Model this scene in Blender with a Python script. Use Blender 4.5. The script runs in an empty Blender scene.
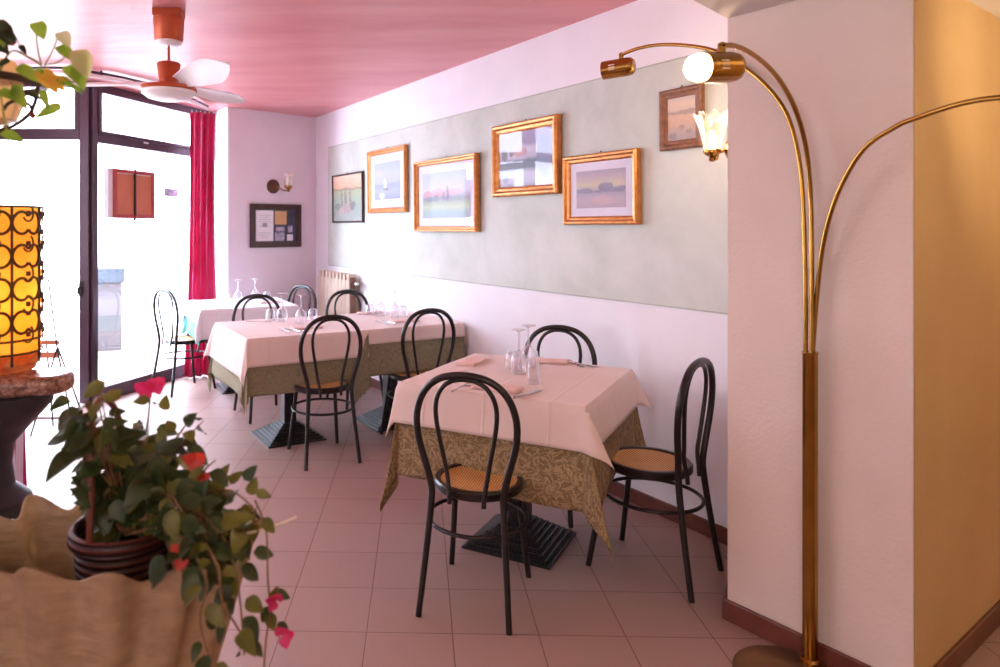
import bpy, math, random
from math import sin, cos, pi, radians, sqrt, atan2, exp, hypot
from mathutils import Vector, Matrix
random.seed(7)
scene = bpy.context.scene
COL = scene.collection

def lin(c):
    out = []
    for v in c[:3]:
        v = v / 255.0
        out.append(v / 12.92 if v <= 0.04045 else ((v + 0.055) / 1.055) ** 2.4)
    return (out[0], out[1], out[2], 1.0)

# ------------------------------------------------------------------ camera
CAMH = 1.42
FP, PX, PY = 700.0, 399.0, 227.0
cam_d = bpy.data.cameras.new('camera')
cam = bpy.data.objects.new('camera', cam_d)
COL.objects.link(cam)
cam.location = (0, 0, CAMH)
cam.rotation_euler = (pi / 2, 0, 0)
cam_d.sensor_width = 36
cam_d.lens = FP / 1000 * 36
cam_d.shift_x = (500 - PX) / 1000
cam_d.shift_y = (PY - 333.5) / 1000
cam_d.clip_start = 0.05
cam_d.dof.use_dof = True
cam_d.dof.focus_distance = 3.0
cam_d.dof.aperture_fstop = 3.2
scene.camera = cam

# ------------------------------------------------------------------ world and light
W = bpy.data.worlds.new('daylight')
scene.world = W
W.use_nodes = True
bg = W.node_tree.nodes['Background']
bg.inputs[0].default_value = (0.76, 0.86, 1.0, 1)
bg.inputs[1].default_value = 21.0

def area(name, loc, target, sx, sy, power, color):
    l = bpy.data.lights.new(name, 'AREA')
    l.shape = 'RECTANGLE'; l.size = sx; l.size_y = sy; l.energy = power; l.color = color
    o = bpy.data.objects.new(name, l); COL.objects.link(o)
    o.location = loc
    o.rotation_euler = (Vector(target) - Vector(loc)).to_track_quat('-Z', 'Y').to_euler()
    return o

# portals guide the daylight through the shop front
for nm, loc, tgt, sx, sy in (('shopfront_daylight', (-2.25, 6.36, 1.3), (0.0, 5.5, 1.3), 1.6, 2.6),
                             ('doorway_daylight', (-3.05, 5.68, 1.3), (-3.05, 3.0, 1.3), 1.2, 2.6)):
    p = area(nm, loc, tgt, sx, sy, 1, (1, 1, 1)); p.data.cycles.is_portal = True
# two unseen fill lights added behind the camera to brighten the room
area('rear_warm_fill', (-0.2, -1.1, 2.1), (0.1, -0.4, 0), 1.6, 1.0, 22, (1.0, 0.72, 0.46))
area('rear_soft_fill', (-1.2, -1.9, 1.6), (0.8, 4.0, 1.5), 2.2, 1.4, 12, (1.0, 0.86, 0.82))
# added fill from the left, out of view; no window is modelled there
area('side_fill', (-3.2, 2.9, 1.7), (0.8, 3.6, 1.3), 2.4, 1.6, 30, (0.93, 0.95, 1.0))

vs = scene.view_settings
vs.view_transform = 'Standard'
vs.look = 'None'
vs.gamma = 1.0
vs.exposure = 0.62
vs.use_curve_mapping = False
scene.display_settings.display_device = 'sRGB'
scene.cycles.max_bounces = 10
scene.cycles.diffuse_bounces = 5
scene.cycles.transparent_max_bounces = 24
scene.cycles.sample_clamp_indirect = 6
scene.cycles.caustics_reflective = False
scene.cycles.caustics_refractive = False
scene.cycles.use_denoising = True

# ------------------------------------------------------------------ materials
class NT:
    def __init__(s, name):
        s.m = bpy.data.materials.new(name); s.m.use_nodes = True
        s.t = s.m.node_tree; s.b = s.t.nodes['Principled BSDF']; s.out = s.t.nodes['Material Output']
    def n(s, typ, **kw):
        nd = s.t.nodes.new(typ)
        for k, v in kw.items(): setattr(nd, k, v)
        return nd
    def put(s, sock, v):
        if v is None: return
        if isinstance(v, bpy.types.NodeSocket): s.t.links.new(v, sock)
        else: sock.default_value = v
    def coord(s, kind='Object'):
        return s.n('ShaderNodeTexCoord').outputs[kind]
    def mapping(s, vec, scale=(1, 1, 1), loc=(0, 0, 0), rot=(0, 0, 0)):
        m = s.n('ShaderNodeMapping'); s.put(m.inputs[0], vec)
        m.inputs['Scale'].default_value = scale; m.inputs['Location'].default_value = loc; m.inputs['Rotation'].default_value = rot
        return m.outputs[0]
    def noise(s, vec, scale=5, detail=3, rough=0.5, dist=0.0, out='Fac'):
        m = s.n('ShaderNodeTexNoise'); s.put(m.inputs['Vector'], vec)
        m.inputs['Scale'].default_value = scale; m.inputs['Detail'].default_value = detail
        m.inputs['Roughness'].default_value = rough; m.inputs['Distortion'].default_value = dist
        return m.outputs[out]
    def math(s, op, a, b=None, c=None, clamp=False):
        m = s.n('ShaderNodeMath', operation=op, use_clamp=clamp)
        s.put(m.inputs[0], a); s.put(m.inputs[1], b); s.put(m.inputs[2], c)
        return m.outputs[0]
    def ramp(s, fac, stops, interp='LINEAR'):
        m = s.n('ShaderNodeValToRGB'); s.put(m.inputs[0], fac); cr = m.color_ramp; cr.interpolation = interp
        while len(cr.elements) < len(stops): cr.elements.new(0.5)
        for e, (p, c) in zip(cr.elements, stops): e.position = p; e.color = c
        return m.outputs[0]
    def mix(s, fac, a, b):
        m = s.n('ShaderNodeMix', data_type='RGBA'); s.put(m.inputs[0], fac); s.put(m.inputs[6], a); s.put(m.inputs[7], b)
        return m.outputs[2]
    def sep(s, vec):
        m = s.n('ShaderNodeSeparateXYZ'); s.put(m.inputs[0], vec); return m.outputs
    def bump(s, h, strength=0.3, dist=0.01):
        m = s.n('ShaderNodeBump'); s.put(m.inputs['Height'], h)
        m.inputs['Strength'].default_value = strength; m.inputs['Distance'].default_value = dist
        s.put(s.b.inputs['Normal'], m.outputs[0])
    def set(s, **kw):
        for k, v in kw.items(): s.put(s.b.inputs[k.replace('_', ' ')], v)
        return s

def varied(name, c1, c2, scale=6, rough=0.6, metal=0.0, bump=0.0, bscale=40, bdist=0.004, detail=4, stretch=(1, 1, 1)):
    n = NT(name); co = n.mapping(n.coord(), stretch)
    f = n.noise(co, scale, detail)
    n.set(Base_Color=n.ramp(f, [(0.32, lin(c1)), (0.68, lin(c2))]), Roughness=rough, Metallic=metal)
    if bump: n.bump(n.noise(co, bscale, 4), bump, bdist)
    return n.m

M = {}
M['white_wall'] = varied('white_wall', (236, 235, 242), (242, 241, 248), 3, 0.7, bump=0.25, bscale=60, bdist=0.003)
M['back_wall'] = varied('back_wall', (224, 212, 222), (230, 218, 228), 3, 0.7, bump=0.2, bscale=50, bdist=0.003)
M['pier_wall'] = varied('pier_wall', (220, 199, 190), (228, 209, 200), 2.5, 0.7, bump=0.45, bscale=75, bdist=0.003)
M['warm_wall'] = varied('warm_wall', (206, 172, 124), (214, 182, 134), 2.5, 0.75, bump=0.3, bscale=60, bdist=0.003)
M['soffit'] = varied('soffit', (205, 196, 192), (216, 207, 204), 4, 0.8, bump=0.3, bscale=30, bdist=0.003)
n = NT('ceiling_pink'); co = n.coord()
f1 = n.noise(n.mapping(co, (0.5, 2.2, 1), rot=(0, 0, 0.5)), 1.6, 5, 0.6)
n.set(Base_Color=n.ramp(f1, [(0.3, lin((203, 122, 124))), (0.7, lin((220, 150, 152)))]), Roughness=0.42)
n.bump(n.noise(n.mapping(co, (0.7, 2, 1), rot=(0, 0, 0.5)), 3, 3), 0.25, 0.03); M['ceiling'] = n.m
n = NT('sponged_green_panel'); co = n.coord()
f1 = n.noise(co, 2.2, 8, 0.62, 0.4)
n.set(Base_Color=n.ramp(f1, [(0.28, lin((184, 192, 182))), (0.5, lin((202, 207, 199))), (0.74, lin((216, 218, 213)))]), Roughness=0.6)
M['panel'] = n.m
M['panel_line'] = varied('panel_line', (158, 164, 154), (184, 188, 180), 5, 0.7)
n = NT('floor_tile'); co = n.coord()
br = n.n('ShaderNodeTexBrick'); br.offset = 0; br.squash = 1; n.put(br.inputs['Vector'], co)
br.inputs['Scale'].default_value = 1; br.inputs['Mortar Size'].default_value = 0.0022
br.inputs['Mortar Smooth'].default_value = 0.2; br.inputs['Brick Width'].default_value = 0.30; br.inputs['Row Height'].default_value = 0.30
br.inputs['Bias'].default_value = 0
br.inputs['Color1'].default_value = lin((166, 136, 128)); br.inputs['Color2'].default_value = lin((173, 143, 135)); br.inputs['Mortar'].default_value = lin((96, 60, 56))
sp = n.noise(co, 160, 3); big = n.noise(co, 1.6, 4)
c1 = n.mix(n.math('MULTIPLY', sp, 0.22), br.outputs[0], lin((138, 102, 92)))
c2 = n.mix(n.math('MULTIPLY', big, 0.25), c1, lin((158, 126, 120)))
n.set(Base_Color=c2, Roughness=n.math('ADD', n.math('MULTIPLY', big, 0.12), 0.34))
n.bump(n.math('SUBTRACT', 1.0, br.outputs[1]), 0.5, 0.003); M['floor'] = n.m
M['skirting'] = varied('brown_skirting', (92, 44, 34), (112, 56, 44), 9, 0.35)
M['bronze_frame'] = varied('bronze_aluminium', (78, 60, 72), (90, 70, 84), 4, 0.35, 0.4)
M['marble_sill'] = varied('grey_sill', (176, 172, 176), (200, 196, 200), 4, 0.3)
M['black_metal'] = varied('black_enamel', (20, 13, 14), (28, 19, 20), 20, 0.28)
M['black_iron'] = varied('black_cast_iron', (20, 18, 20), (32, 28, 30), 20, 0.3)
M['brass'] = varied('aged_brass', (156, 114, 50), (178, 134, 66), 8, 0.2, 1.0)
M['copper'] = varied('copper_tone', (170, 92, 66), (186, 106, 78), 6, 0.3, 1.0)
M['fan_copper'] = varied('fan_terracotta_metal', (176, 78, 44), (192, 92, 54), 6, 0.35, 0.35)
M['chrome'] = varied('silver', (190, 184, 184), (215, 210, 210), 8, 0.18, 1.0)
M['white_enamel'] = varied('white_enamel', (236, 232, 236), (244, 240, 244), 8, 0.35)
M['radiator'] = varied('cream_radiator', (206, 184, 164), (216, 196, 176), 8, 0.35)
M['radiator_dark'] = varied('radiator_gap', (120, 88, 70), (134, 100, 82), 8, 0.5)
M['gold'] = varied('gilded_wood', (186, 116, 58), (212, 146, 84), 30, 0.32, 0.55, bump=0.2, bscale=60)
M['gold_dark'] = varied('gilt_edge', (150, 88, 40), (180, 112, 56), 30, 0.4, 0.5)
M['wood_frame'] = varied('carved_brown_wood', (112, 70, 46), (142, 94, 64), 40, 0.45, bump=0.7, bscale=90, bdist=0.006)
M['dark_wood'] = varied('dark_wood', (58, 34, 32), (74, 44, 40), 12, 0.4)
M['paper'] = varied('paper_mat', (232, 228, 236), (238, 234, 240), 10, 0.7)
M['tan_paper'] = varied('tan_card', (196, 150, 104), (206, 162, 116), 10, 0.7)
M['blue_card'] = varied('dark_backing', (62, 60, 78), (76, 74, 92), 10, 0.6)
M['lilac_photo'] = varied('lilac_photo', (120, 112, 150), (200, 192, 214), 30, 0.5)
M['grey_ink'] = varied('grey_ink', (150, 146, 158), (164, 160, 170), 10, 0.7)
M['red_frame'] = varied('red_board_frame', (168, 64, 60), (182, 76, 70), 10, 0.5)
M['orange_board'] = varied('terracotta_board', (190, 112, 84), (198, 122, 92), 6, 0.7)
M['street'] = varied('pale_street', (205, 203, 205), (220, 218, 220), 2, 0.8)
M['facade_out'] = varied('pale_render', (214, 208, 208), (226, 220, 220), 2, 0.8)
M['blue_grey'] = varied('blue_grey_paint', (44, 56, 66), (54, 66, 76), 4, 0.6)
M['box_dark'] = varied('dark_box_paint', (66, 64, 66), (78, 74, 76), 4, 0.6)
M['teal'] = varied('teal_cloth', (70, 146, 136), (86, 162, 152), 12, 0.8)
M['bark'] = varied('vine_stem', (96, 66, 40), (128, 92, 58), 40, 0.7)
M['stem_green'] = varied('green_stem', (122, 132, 60), (150, 142, 84), 30, 0.6)
M['soil'] = varied('dark_soil', (34, 24, 18), (52, 38, 28), 40, 0.95, bump=0.8, bscale=60, bdist=0.01)
M['black_wire'] = varied('black_wire', (30, 26, 34), (44, 38, 48), 10, 0.4)
M['purple_iron'] = varied('dark_wrought_iron', (46, 30, 26), (64, 42, 34), 30, 0.45, 0.3)
M['pedestal'] = varied('dark_pedestal', (24, 22, 34), (36, 32, 46), 10, 0.45)
M['mirror_cup'] = varied('lamp_inner', (240, 230, 210), (246, 238, 222), 10, 0.5)
M['tip_white'] = varied('pale_tip', (226, 214, 190), (240, 230, 212), 20, 0.6)
M['lilac_stripe'] = None

n = NT('striped_cloth'); co = n.coord()
x = n.sep(co)[0]
w = n.math('SINE', n.math('MULTIPLY', x, 190))
n.set(Base_Color=n.ramp(w, [(0.35, lin((216, 206, 236))), (0.62, lin((170, 34, 92)))]), Roughness=0.85); M['stripe'] = n.m

n = NT('pink_table_linen'); uv = n.coord('UV')
wv = n.noise(n.mapping(uv, (900, 900, 1)), 1, 2)
n.set(Base_Color=n.ramp(n.noise(uv, 3, 3), [(0.3, lin((230, 208, 202))), (0.7, lin((236, 217, 212)))]), Roughness=0.75, Sheen_Weight=0.2)
sx = n.sep(uv)
def crease(sock, p, wd):
    d = n.math('ABSOLUTE', n.math('SUBTRACT', sock, p)); return n.math('SUBTRACT', 1.0, n.math('DIVIDE', d, wd), clamp=True)
cr = crease(sx[0], 0.0, 0.008)
for s_, p_ in ((0, 0.27), (0, -0.27), (1, 0.0), (1, 0.2), (1, -0.22)):
    cr = n.math('ADD', cr, crease(sx[s_], p_, 0.008))
soft = n.noise(n.mapping(uv, (4, 9, 1)), 1.2, 3)
n.bump(n.math('ADD', n.math('ADD', cr, n.math('MULTIPLY', soft, 2.0)), n.math('MULTIPLY', wv, 0.15)), 0.5, 0.004)
M['linen'] = n.m
lw_ = M['linen'].copy(); lw_.name = 'white_table_linen'
for nd in lw_.node_tree.nodes:
    if nd.type == 'VALTORGB': nd.color_ramp.elements[0].color = lin((226, 222, 232)); nd.color_ramp.elements[1].color = lin((236, 232, 240))
M['linen_white'] = lw_
n = NT('napkin_linen'); n.set(Base_Color=n.ramp(n.noise(n.coord(), 14, 3), [(0.3, lin((234, 202, 196))), (0.7, lin((242, 214, 208)))]), Roughness=0.8)
M['napkin'] = n.m
def damask(name, dark, light, scale, thr=0.5, contrast=0.06):
    n = NT(name); uv = n.coord('UV')
    wob = n.noise(uv, 14, 2, out='Color')
    vm = n.n('ShaderNodeVectorMath', operation='MULTIPLY_ADD'); n.put(vm.inputs[0], wob); vm.inputs[1].default_value = (0.09, 0.09, 0); n.put(vm.inputs[2], uv)
    a = n.noise(vm.outputs[0], scale, 1.5, 0.5, 1.2)
    fac = n.math('ABSOLUTE', n.math('SUBTRACT', a, thr))
    col = n.ramp(fac, [(0.025, lin(light)), (0.025 + contrast, lin(dark))])
    fine = n.noise(n.mapping(uv, (500, 500, 1)), 1, 1)
    n.set(Base_Color=n.mix(n.math('MULTIPLY', fine, 0.3), col, lin(tuple(0.75 * v for v in dark))), Roughness=0.85)
    n.bump(n.math('ADD', n.math('MULTIPLY', fac, -3.0), n.math('MULTIPLY', fine, 0.2)), 0.35, 0.003)
    return n.m
M['damask'] = damask('olive_damask', (130, 108, 76), (178, 152, 114), 36)
M['damask_far'] = damask('sage_woven_cloth', (124, 118, 92), (152, 144, 116), 60, 0.5, 0.12)
n = NT('woven_cane'); co = n.coord(); s3 = n.sep(co)
k = 2 * pi / 0.020
a = n.math('MULTIPLY', n.math('SINE', n.math('MULTIPLY', s3[0], k)), n.math('SINE', n.math('MULTIPLY', s3[1], k)))
hole = n.math('GREATER_THAN', a, 0.45)
hole2 = n.math('LESS_THAN', a, -0.45)
h = n.math('MAXIMUM', hole, hole2)
n.set(Base_Color=n.mix(h, n.ramp(n.noise(co, 12, 3), [(0.3, lin((226, 172, 100))), (0.7, lin((238, 190, 120)))]), lin((132, 80, 36))), Roughness=0.55)
n.bump(n.math('SUBTRACT', 1.0, h), 0.6, 0.002); M['cane'] = n.m

def thin_glass(name, tint=(0.97, 0.97, 1.0), base=0.05, rough=0.02, edge=0.5, white=0.0, power=3.0):
    n = NT(name); t = n.t; t.nodes.remove(n.b)
    tr = n.n('ShaderNodeBsdfTransparent'); tr.inputs[0].default_value = (*tint, 1)
    gl = n.n('ShaderNodeBsdfGlossy'); gl.inputs['Roughness'].default_value = rough; gl.inputs[0].default_value = (1, 1, 1, 1)
    surf = gl.outputs[0]
    if white:
        df = n.n('ShaderNodeBsdfTranslucent'); df.inputs[0].default_value = (1, 1, 1, 1)
        d2 = n.n('ShaderNodeBsdfDiffuse'); d2.inputs[0].default_value = (1, 1, 1, 1)
        a1 = n.n('ShaderNodeMixShader'); a1.inputs[0].default_value = 0.5; n.put(a1.inputs[1], df.outputs[0]); n.put(a1.inputs[2], d2.outputs[0])
        a2_ = n.n('ShaderNodeMixShader'); a2_.inputs[0].default_value = white; n.put(a2_.inputs[1], surf); n.put(a2_.inputs[2], a1.outputs[0]); surf = a2_.outputs[0]
    lw = n.n('ShaderNodeLayerWeight'); lw.inputs[0].default_value = 0.5
    fac = n.math('ADD', n.math('MULTIPLY', n.math('POWER', lw.outputs['Facing'], power), edge), base, clamp=True)
    mx = n.n('ShaderNodeMixShader'); n.put(mx.inputs[0], fac); n.put(mx.inputs[1], tr.outputs[0]); n.put(mx.inputs[2], surf)
    n.put(n.out.inputs[0], mx.outputs[0]); return n.m
M['glass'] = thin_glass('clear_drinking_glass', (0.98, 0.98, 1.0), 0.07, 0.08, 0.9, 0.45, 2.0)
M['glass_solid'] = thin_glass('solid_stem_glass', (0.98, 0.98, 1.0), 0.30, 0.1, 0.6, 0.5, 1.5)
M['pane'] = thin_glass('window_pane', (0.97, 0.98, 1.0), 0.04, 0.0, 0.4)
M['pic_glass'] = thin_glass('picture_glass', (0.98, 0.98, 1.0), 0.010, 0.0, 0.06, 0.0, 4.0)
M['shade_glass'] = thin_glass('pressed_glass_shade', (1.0, 0.98, 0.94), 0.10, 0.12, 0.7, 0.3, 1.6)

def translucent(name, c1, c2, scale, mixf=0.6, gloss=0.15):
    n = NT(name); t = n.t
    col = n.ramp(n.noise(n.coord(), scale, 4), [(0.3, lin(c1)), (0.7, lin(c2))])
    n.set(Base_Color=col, Roughness=0.45)
    tl = n.n('ShaderNodeBsdfTranslucent'); n.put(tl.inputs[0], col)
    mx = n.n('ShaderNodeMixShader'); mx.inputs[0].default_value = mixf; n.put(mx.inputs[1], n.b.outputs[0]); n.put(mx.inputs[2], tl.outputs[0])
    n.put(n.out.inputs[0], mx.outputs[0]); return n.m
M['amber'] = translucent('amber_lamp_glass', (255, 205, 112), (255, 226, 150), 12, 0.85)
M['curtain'] = translucent('crimson_curtain', (186, 52, 98), (206, 82, 128), 4, 0.45)
M['leaf_dark'] = translucent('bougainvillea_leaf', (34, 50, 24), (62, 72, 32), 30, 0.3)
M['leaf_olive'] = translucent('olive_leaf', (84, 86, 34), (118, 112, 46), 30, 0.4)
M['leaf_pothos'] = translucent('pothos_leaf', (104, 150, 34), (168, 190, 66), 22, 0.5)
M['leaf_cream'] = translucent('variegated_pothos_leaf', (196, 200, 130), (228, 214, 176), 22, 0.5)
M['leaf_yellow'] = translucent('yellowed_leaf', (214, 166, 54), (236, 192, 84), 22, 0.5)
M['bract'] = translucent('pink_bract', (206, 28, 96), (226, 70, 120), 40, 0.4)
M['bract_red'] = translucent('red_bract', (190, 50, 50), (210, 80, 66), 40, 0.4)
n = NT('cream_planter'); co = n.coord()
f1 = n.noise(n.mapping(co, (1, 1, 1.5)), 22, 5, 0.6)
n.set(Base_Color=n.ramp(f1, [(0.3, lin((136, 108, 82))), (0.7, lin((164, 134, 106)))]), Roughness=0.55)
n.bump(n.noise(n.mapping(co, (1, 1, 5)), 14, 4), 0.5, 0.008); M['planter'] = n.m
n = NT('cream_glazed_pot'); n.set(Base_Color=n.ramp(n.noise(n.coord(), 6, 3), [(0.3, lin((232, 186, 128))), (0.7, lin((242, 206, 160)))]), Roughness=0.4)
M['cream_pot'] = n.m
n = NT('wicker'); co = n.coord(); s3 = n.sep(co)
a = n.math('SINE', n.math('MULTIPLY', s3[2], 420))
n.set(Base_Color=n.ramp(a, [(0.3, lin((46, 18, 18))), (0.8, lin((92, 36, 34)))]), Roughness=0.5); n.bump(a, 0.8, 0.004); M['wicker'] = n.m
n = NT('speckled_marble'); co = n.coord()
n.set(Base_Color=n.ramp(n.noise(co, 55, 6, 0.7), [(0.38, lin((92, 58, 54))), (0.55, lin((150, 108, 98))), (0.7, lin((200, 164, 150)))]), Roughness=0.22); M['marble'] = n.m
n = NT('fan_blade'); n.set(Base_Color=n.ramp(n.noise(n.coord(), 6, 2), [(0.3, lin((240, 238, 246))), (0.7, lin((248, 246, 252)))]), Roughness=0.3); M['blade'] = n.m

def emis(name, col, strength):
    n = NT(name); n.set(Base_Color=lin((255, 240, 220)), Emission_Color=col, Emission_Strength=strength, Roughness=0.4)
    return n.m
M['bulb'] = emis('lit_bulb', (1.0, 0.80, 0.52, 1), 60)
M['bulb_small'] = emis('lit_candle_bulb', (1.0, 0.74, 0.42, 1), 22)
M['bulb_amber'] = emis('lit_amber_bulb', (1.0, 0.74, 0.42, 1), 700)

def painting(name, ramp_stops, blobs=(), warp=0.06, fine=0.25):
    """brushwork: a vertical colour ramp and soft elliptical strokes (cx, cy, rx, ry, colour), broken up by noise"""
    n = NT(name); uv = n.coord('UV')
    nz = n.noise(uv, 9, 5, 0.65, out='Color')
    vm = n.n('ShaderNodeVectorMath', operation='MULTIPLY_ADD'); n.put(vm.inputs[0], nz); vm.inputs[1].default_value = (warp, warp, 0); n.put(vm.inputs[2], uv)
    s = n.sep(vm.outputs[0])
    X = n.math('SUBTRACT', s[0], warp / 2); Y = n.math('SUBTRACT', s[1], warp / 2)
    col = n.ramp(Y, [(p, lin(c)) for p, c in ramp_stops])
    for cx, cy, rx, ry, c in blobs:
        dx = n.math('POWER', n.math('DIVIDE', n.math('SUBTRACT', X, cx), rx), 2.0)
        dy = n.math('POWER', n.math('DIVIDE', n.math('SUBTRACT', Y, cy), ry), 2.0)
        d = n.math('SUBTRACT', 1.25, n.math('ADD', dx, dy), clamp=True)
        d = n.math('MULTIPLY', d, 3.0, clamp=True)
        col = n.mix(n.math('MULTIPLY', d, 0.85), col, lin(c))
    br = n.noise(n.mapping(uv, (2, 5, 1)), 16, 5, 0.7)
    col = n.mix(n.math('MULTIPLY', br, fine), col, n.ramp(br, [(0.4, (0.05, 0.05, 0.05, 1)), (0.6, (0.9, 0.9, 0.9, 1))]))
    n.set(Base_Color=col, Roughness=0.55)
    n.bump(br, 0.3, 0.002)
    return n.m

# ------------------------------------------------------------------ mesh helpers
class MB:
    def __init__(s): s.v = []; s.f = []; s.uv = None
    def add(s, vs_, fs_):
        o = len(s.v); s.v += [tuple(p) for p in vs_]; s.f += [tuple(i + o for i in f) for f in fs_]; return s
    def box(s, x0, x1, y0, y1, z0, z1, M4=None):
        P = [(x, y, z) for z in (z0, z1) for y in (y0, y1) for x in (x0, x1)]
        if M4 is not None: P = [tuple(M4 @ Vector(p)) for p in P]
        return s.add(P, [(0, 2, 3, 1), (4, 5, 7, 6), (0, 1, 5, 4), (2, 6, 7, 3), (0, 4, 6, 2), (1, 3, 7, 5)])
    def tube(s, pts, r, seg=10, caps=True, closed=False, flat=1.0):
        pts = [Vector(p) for p in pts]; N = len(pts)
        rs = r if isinstance(r, (list, tuple)) else [r] * N
        tang = []
        for i in range(N):
            if closed: t = pts[(i + 1) % N] - pts[i - 1]
            else: t = pts[min(i + 1, N - 1)] - pts[max(i - 1, 0)]
            tang.append(t.normalized())
        up = Vector((0, 0, 1)) if abs(tang[0].z) < 0.9 else Vector((0, 1, 0))
        nrm = (up - tang[0] * up.dot(tang[0])).normalized()
        base = len(s.v)
        for i in range(N):
            t = tang[i]; nrm = nrm - t * nrm.dot(t)
            nrm = nrm.normalized() if nrm.length > 1e-6 else t.orthogonal().normalized()
            bn = t.cross(nrm)
            for j in range(seg):
                a = 2 * pi * j / seg
                s.v.append(tuple(pts[i] + nrm * (cos(a) * rs[i]) + bn * (sin(a) * rs[i] * flat)))
        M_ = N if closed else N - 1
        for i in range(M_):
            for j in range(seg):
                a = base + i * seg + j; b = base + i * seg + (j + 1) % seg
                i2 = (i + 1) % N
                c = base + i2 * seg + (j + 1) % seg; d = base + i2 * seg + j
                s.f.append((a, b, c, d))
        if caps and not closed:
            s.f.append(tuple(base + j for j in reversed(range(seg))))
            s.f.append(tuple(base + (N - 1) * seg + j for j in range(seg)))
        return s
    def lathe(s, prof, seg=32, M4=None, closed=True):
        base = len(s.v)
        for (r, z) in prof:
            for j in range(seg):
                a = 2 * pi * j / seg; p = Vector((r * cos(a), r * sin(a), z))
                if M4 is not None: p = M4 @ p
                s.v.append(tuple(p))
        for i in range(len(prof) - 1):
            for j in range(seg):
                s.f.append((base + i * seg + j, base + i * seg + (j + 1) % seg, base + (i + 1) * seg + (j + 1) % seg, base + (i + 1) * seg + j))
        if closed:
            s.f.append(tuple(base + j for j in reversed(range(seg))))
            s.f.append(tuple(base + (len(prof) - 1) * seg + j for j in range(seg)))
        return s
    def prism(s, poly, z0, z1):
        N = len(poly); vs_ = [(x, y, z0) for x, y in poly] + [(x, y, z1) for x, y in poly]
        fs = [tuple(reversed(range(N))), tuple(range(N, 2 * N))] + [(i, (i + 1) % N, N + (i + 1) % N, N + i) for i in range(N)]
        return s.add(vs_, fs)
    def xform(s, M4):
        s.v = [tuple(M4 @ Vector(p)) for p in s.v]; return s
    def build(s, name, mat, parent=None, smooth=True, loc=None, rz=None, bevel=0, solid=0, subsurf=0):
        me = bpy.data.meshes.new(name); me.from_pydata(s.v, [], s.f); me.update()
        if s.uv:
            ul = me.uv_layers.new(name='UVMap')
            for l in me.loops: ul.data[l.index].uv = s.uv[l.vertex_index]
        o = bpy.data.objects.new(name, me); COL.objects.link(o)
        if mat: me.materials.append(mat)
        if smooth:
            for p in me.polygons: p.use_smooth = True
            try: me.set_sharp_from_angle(angle=radians(38))
            except Exception: pass
        if parent is not None: o.parent = parent
        if loc is not None: o.location = loc
        if rz is not None: o.rotation_euler = (0, 0, rz)
        if bevel:
            b = o.modifiers.new('bevel', 'BEVEL'); b.width = bevel; b.segments = 2; b.limit_method = 'ANGLE'
        if solid:
            b = o.modifiers.new('solid', 'SOLIDIFY'); b.thickness = solid; b.offset = 0
        if subsurf:
            b = o.modifiers.new('sub', 'SUBSURF'); b.levels = subsurf; b.render_levels = subsurf
        return o

def tag(o, label=None, cat=None, group=None, kind=None):
    if label: o['label'] = label
    if cat: o['category'] = cat
    if group: o['group'] = group
    if kind: o['kind'] = kind
    return o
def empty(name, loc, rz=0.0):
    o = bpy.data.objects.new(name, None); COL.objects.link(o); o.location = loc; o.rotation_euler = (0, 0, rz); o.empty_display_size = 0.1
    return o
def thing(name, label, cat, loc, rz=0.0, group=None):
    return tag(empty(name, loc, rz), label, cat, group)
def copy_tree(o, parent=None):
    c = o.copy(); COL.objects.link(c); c.parent = parent
    for ch in list(o.children): copy_tree(ch, c)
    return c
def struct(o): o['kind'] = 'structure'; return o
def smooth_path(pts, n=8, closed=False):
    P = [Vector(p) for p in pts]; out = []; N = len(P)
    rng = range(N) if closed else range(N - 1)
    for i in rng:
        g = (lambda k: P[k % N]) if closed else (lambda k: P[max(0, min(N - 1, k))])
        p0, p1, p2, p3 = g(i - 1), g(i), g(i + 1), g(i + 2)
        for j in range(n):
            t = j / n
            out.append(0.5 * ((2 * p1) + (-p0 + p2) * t + (2 * p0 - 5 * p1 + 4 * p2 - p3) * t * t + (-p0 + 3 * p1 - 3 * p2 + p3) * t ** 3))
    if not closed: out.append(P[-1])
    return out
def at(x, y, Y):
    """room position of a point seen in direction (x, y) of the photo at depth Y"""
    return Vector(((x - PX) / FP * Y, Y, CAMH - (y - PY) / FP * Y))

# ------------------------------------------------------------------ room shell
CEIL = 2.58
WP = Vector((1.472, 3.123, 0)); WD = Vector((-0.48, 0.877, 0)).normalized(); WN = Vector((-WD.y, WD.x, 0)); WN = -WN if WN.x > 0 else WN
CORNER = WP + WD * 4.90
BD = Vector((0.754, 0.65, 0)).normalized()           # back wall, left to right
BL = CORNER - BD * 1.022                             # left end of the back wall
NICHE = Vector((-1.883, 7.09, 0))
POST = Vector((-2.47, 5.60, 0)); FD = Vector((0.349, 0.937, 0)).normalized()
P0 = Vector((1.19, 2.535, 0)); P1 = Vector((1.51, 2.055, 0))   # pier face
SD = Vector((0.811, 0.585, 0)).normalized()

def rot_to(d): return atan2(d.y, d.x)
def wall_seg(name, a, b, z0, z1, thick, mat, side=1):
    """a wall from a to b; its thickness goes to the left of a->b when side=1"""
    d = (b - a); L = d.length
    m = MB().box(0, L, 0, thick * side, z0, z1) if side > 0 else MB().box(0, L, -thick, 0, z0, z1)
    return struct(m.build(name, mat, loc=(a.x, a.y, 0), rz=rot_to(d), smooth=False))

fl = MB().box(-4.2, 4.6, -5.0, 7.6, -0.08, 0.0)
struct(fl.build('floor', M['floor'], loc=(-0.413, 2.462, 0), rz=-0.029, smooth=False))
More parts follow.
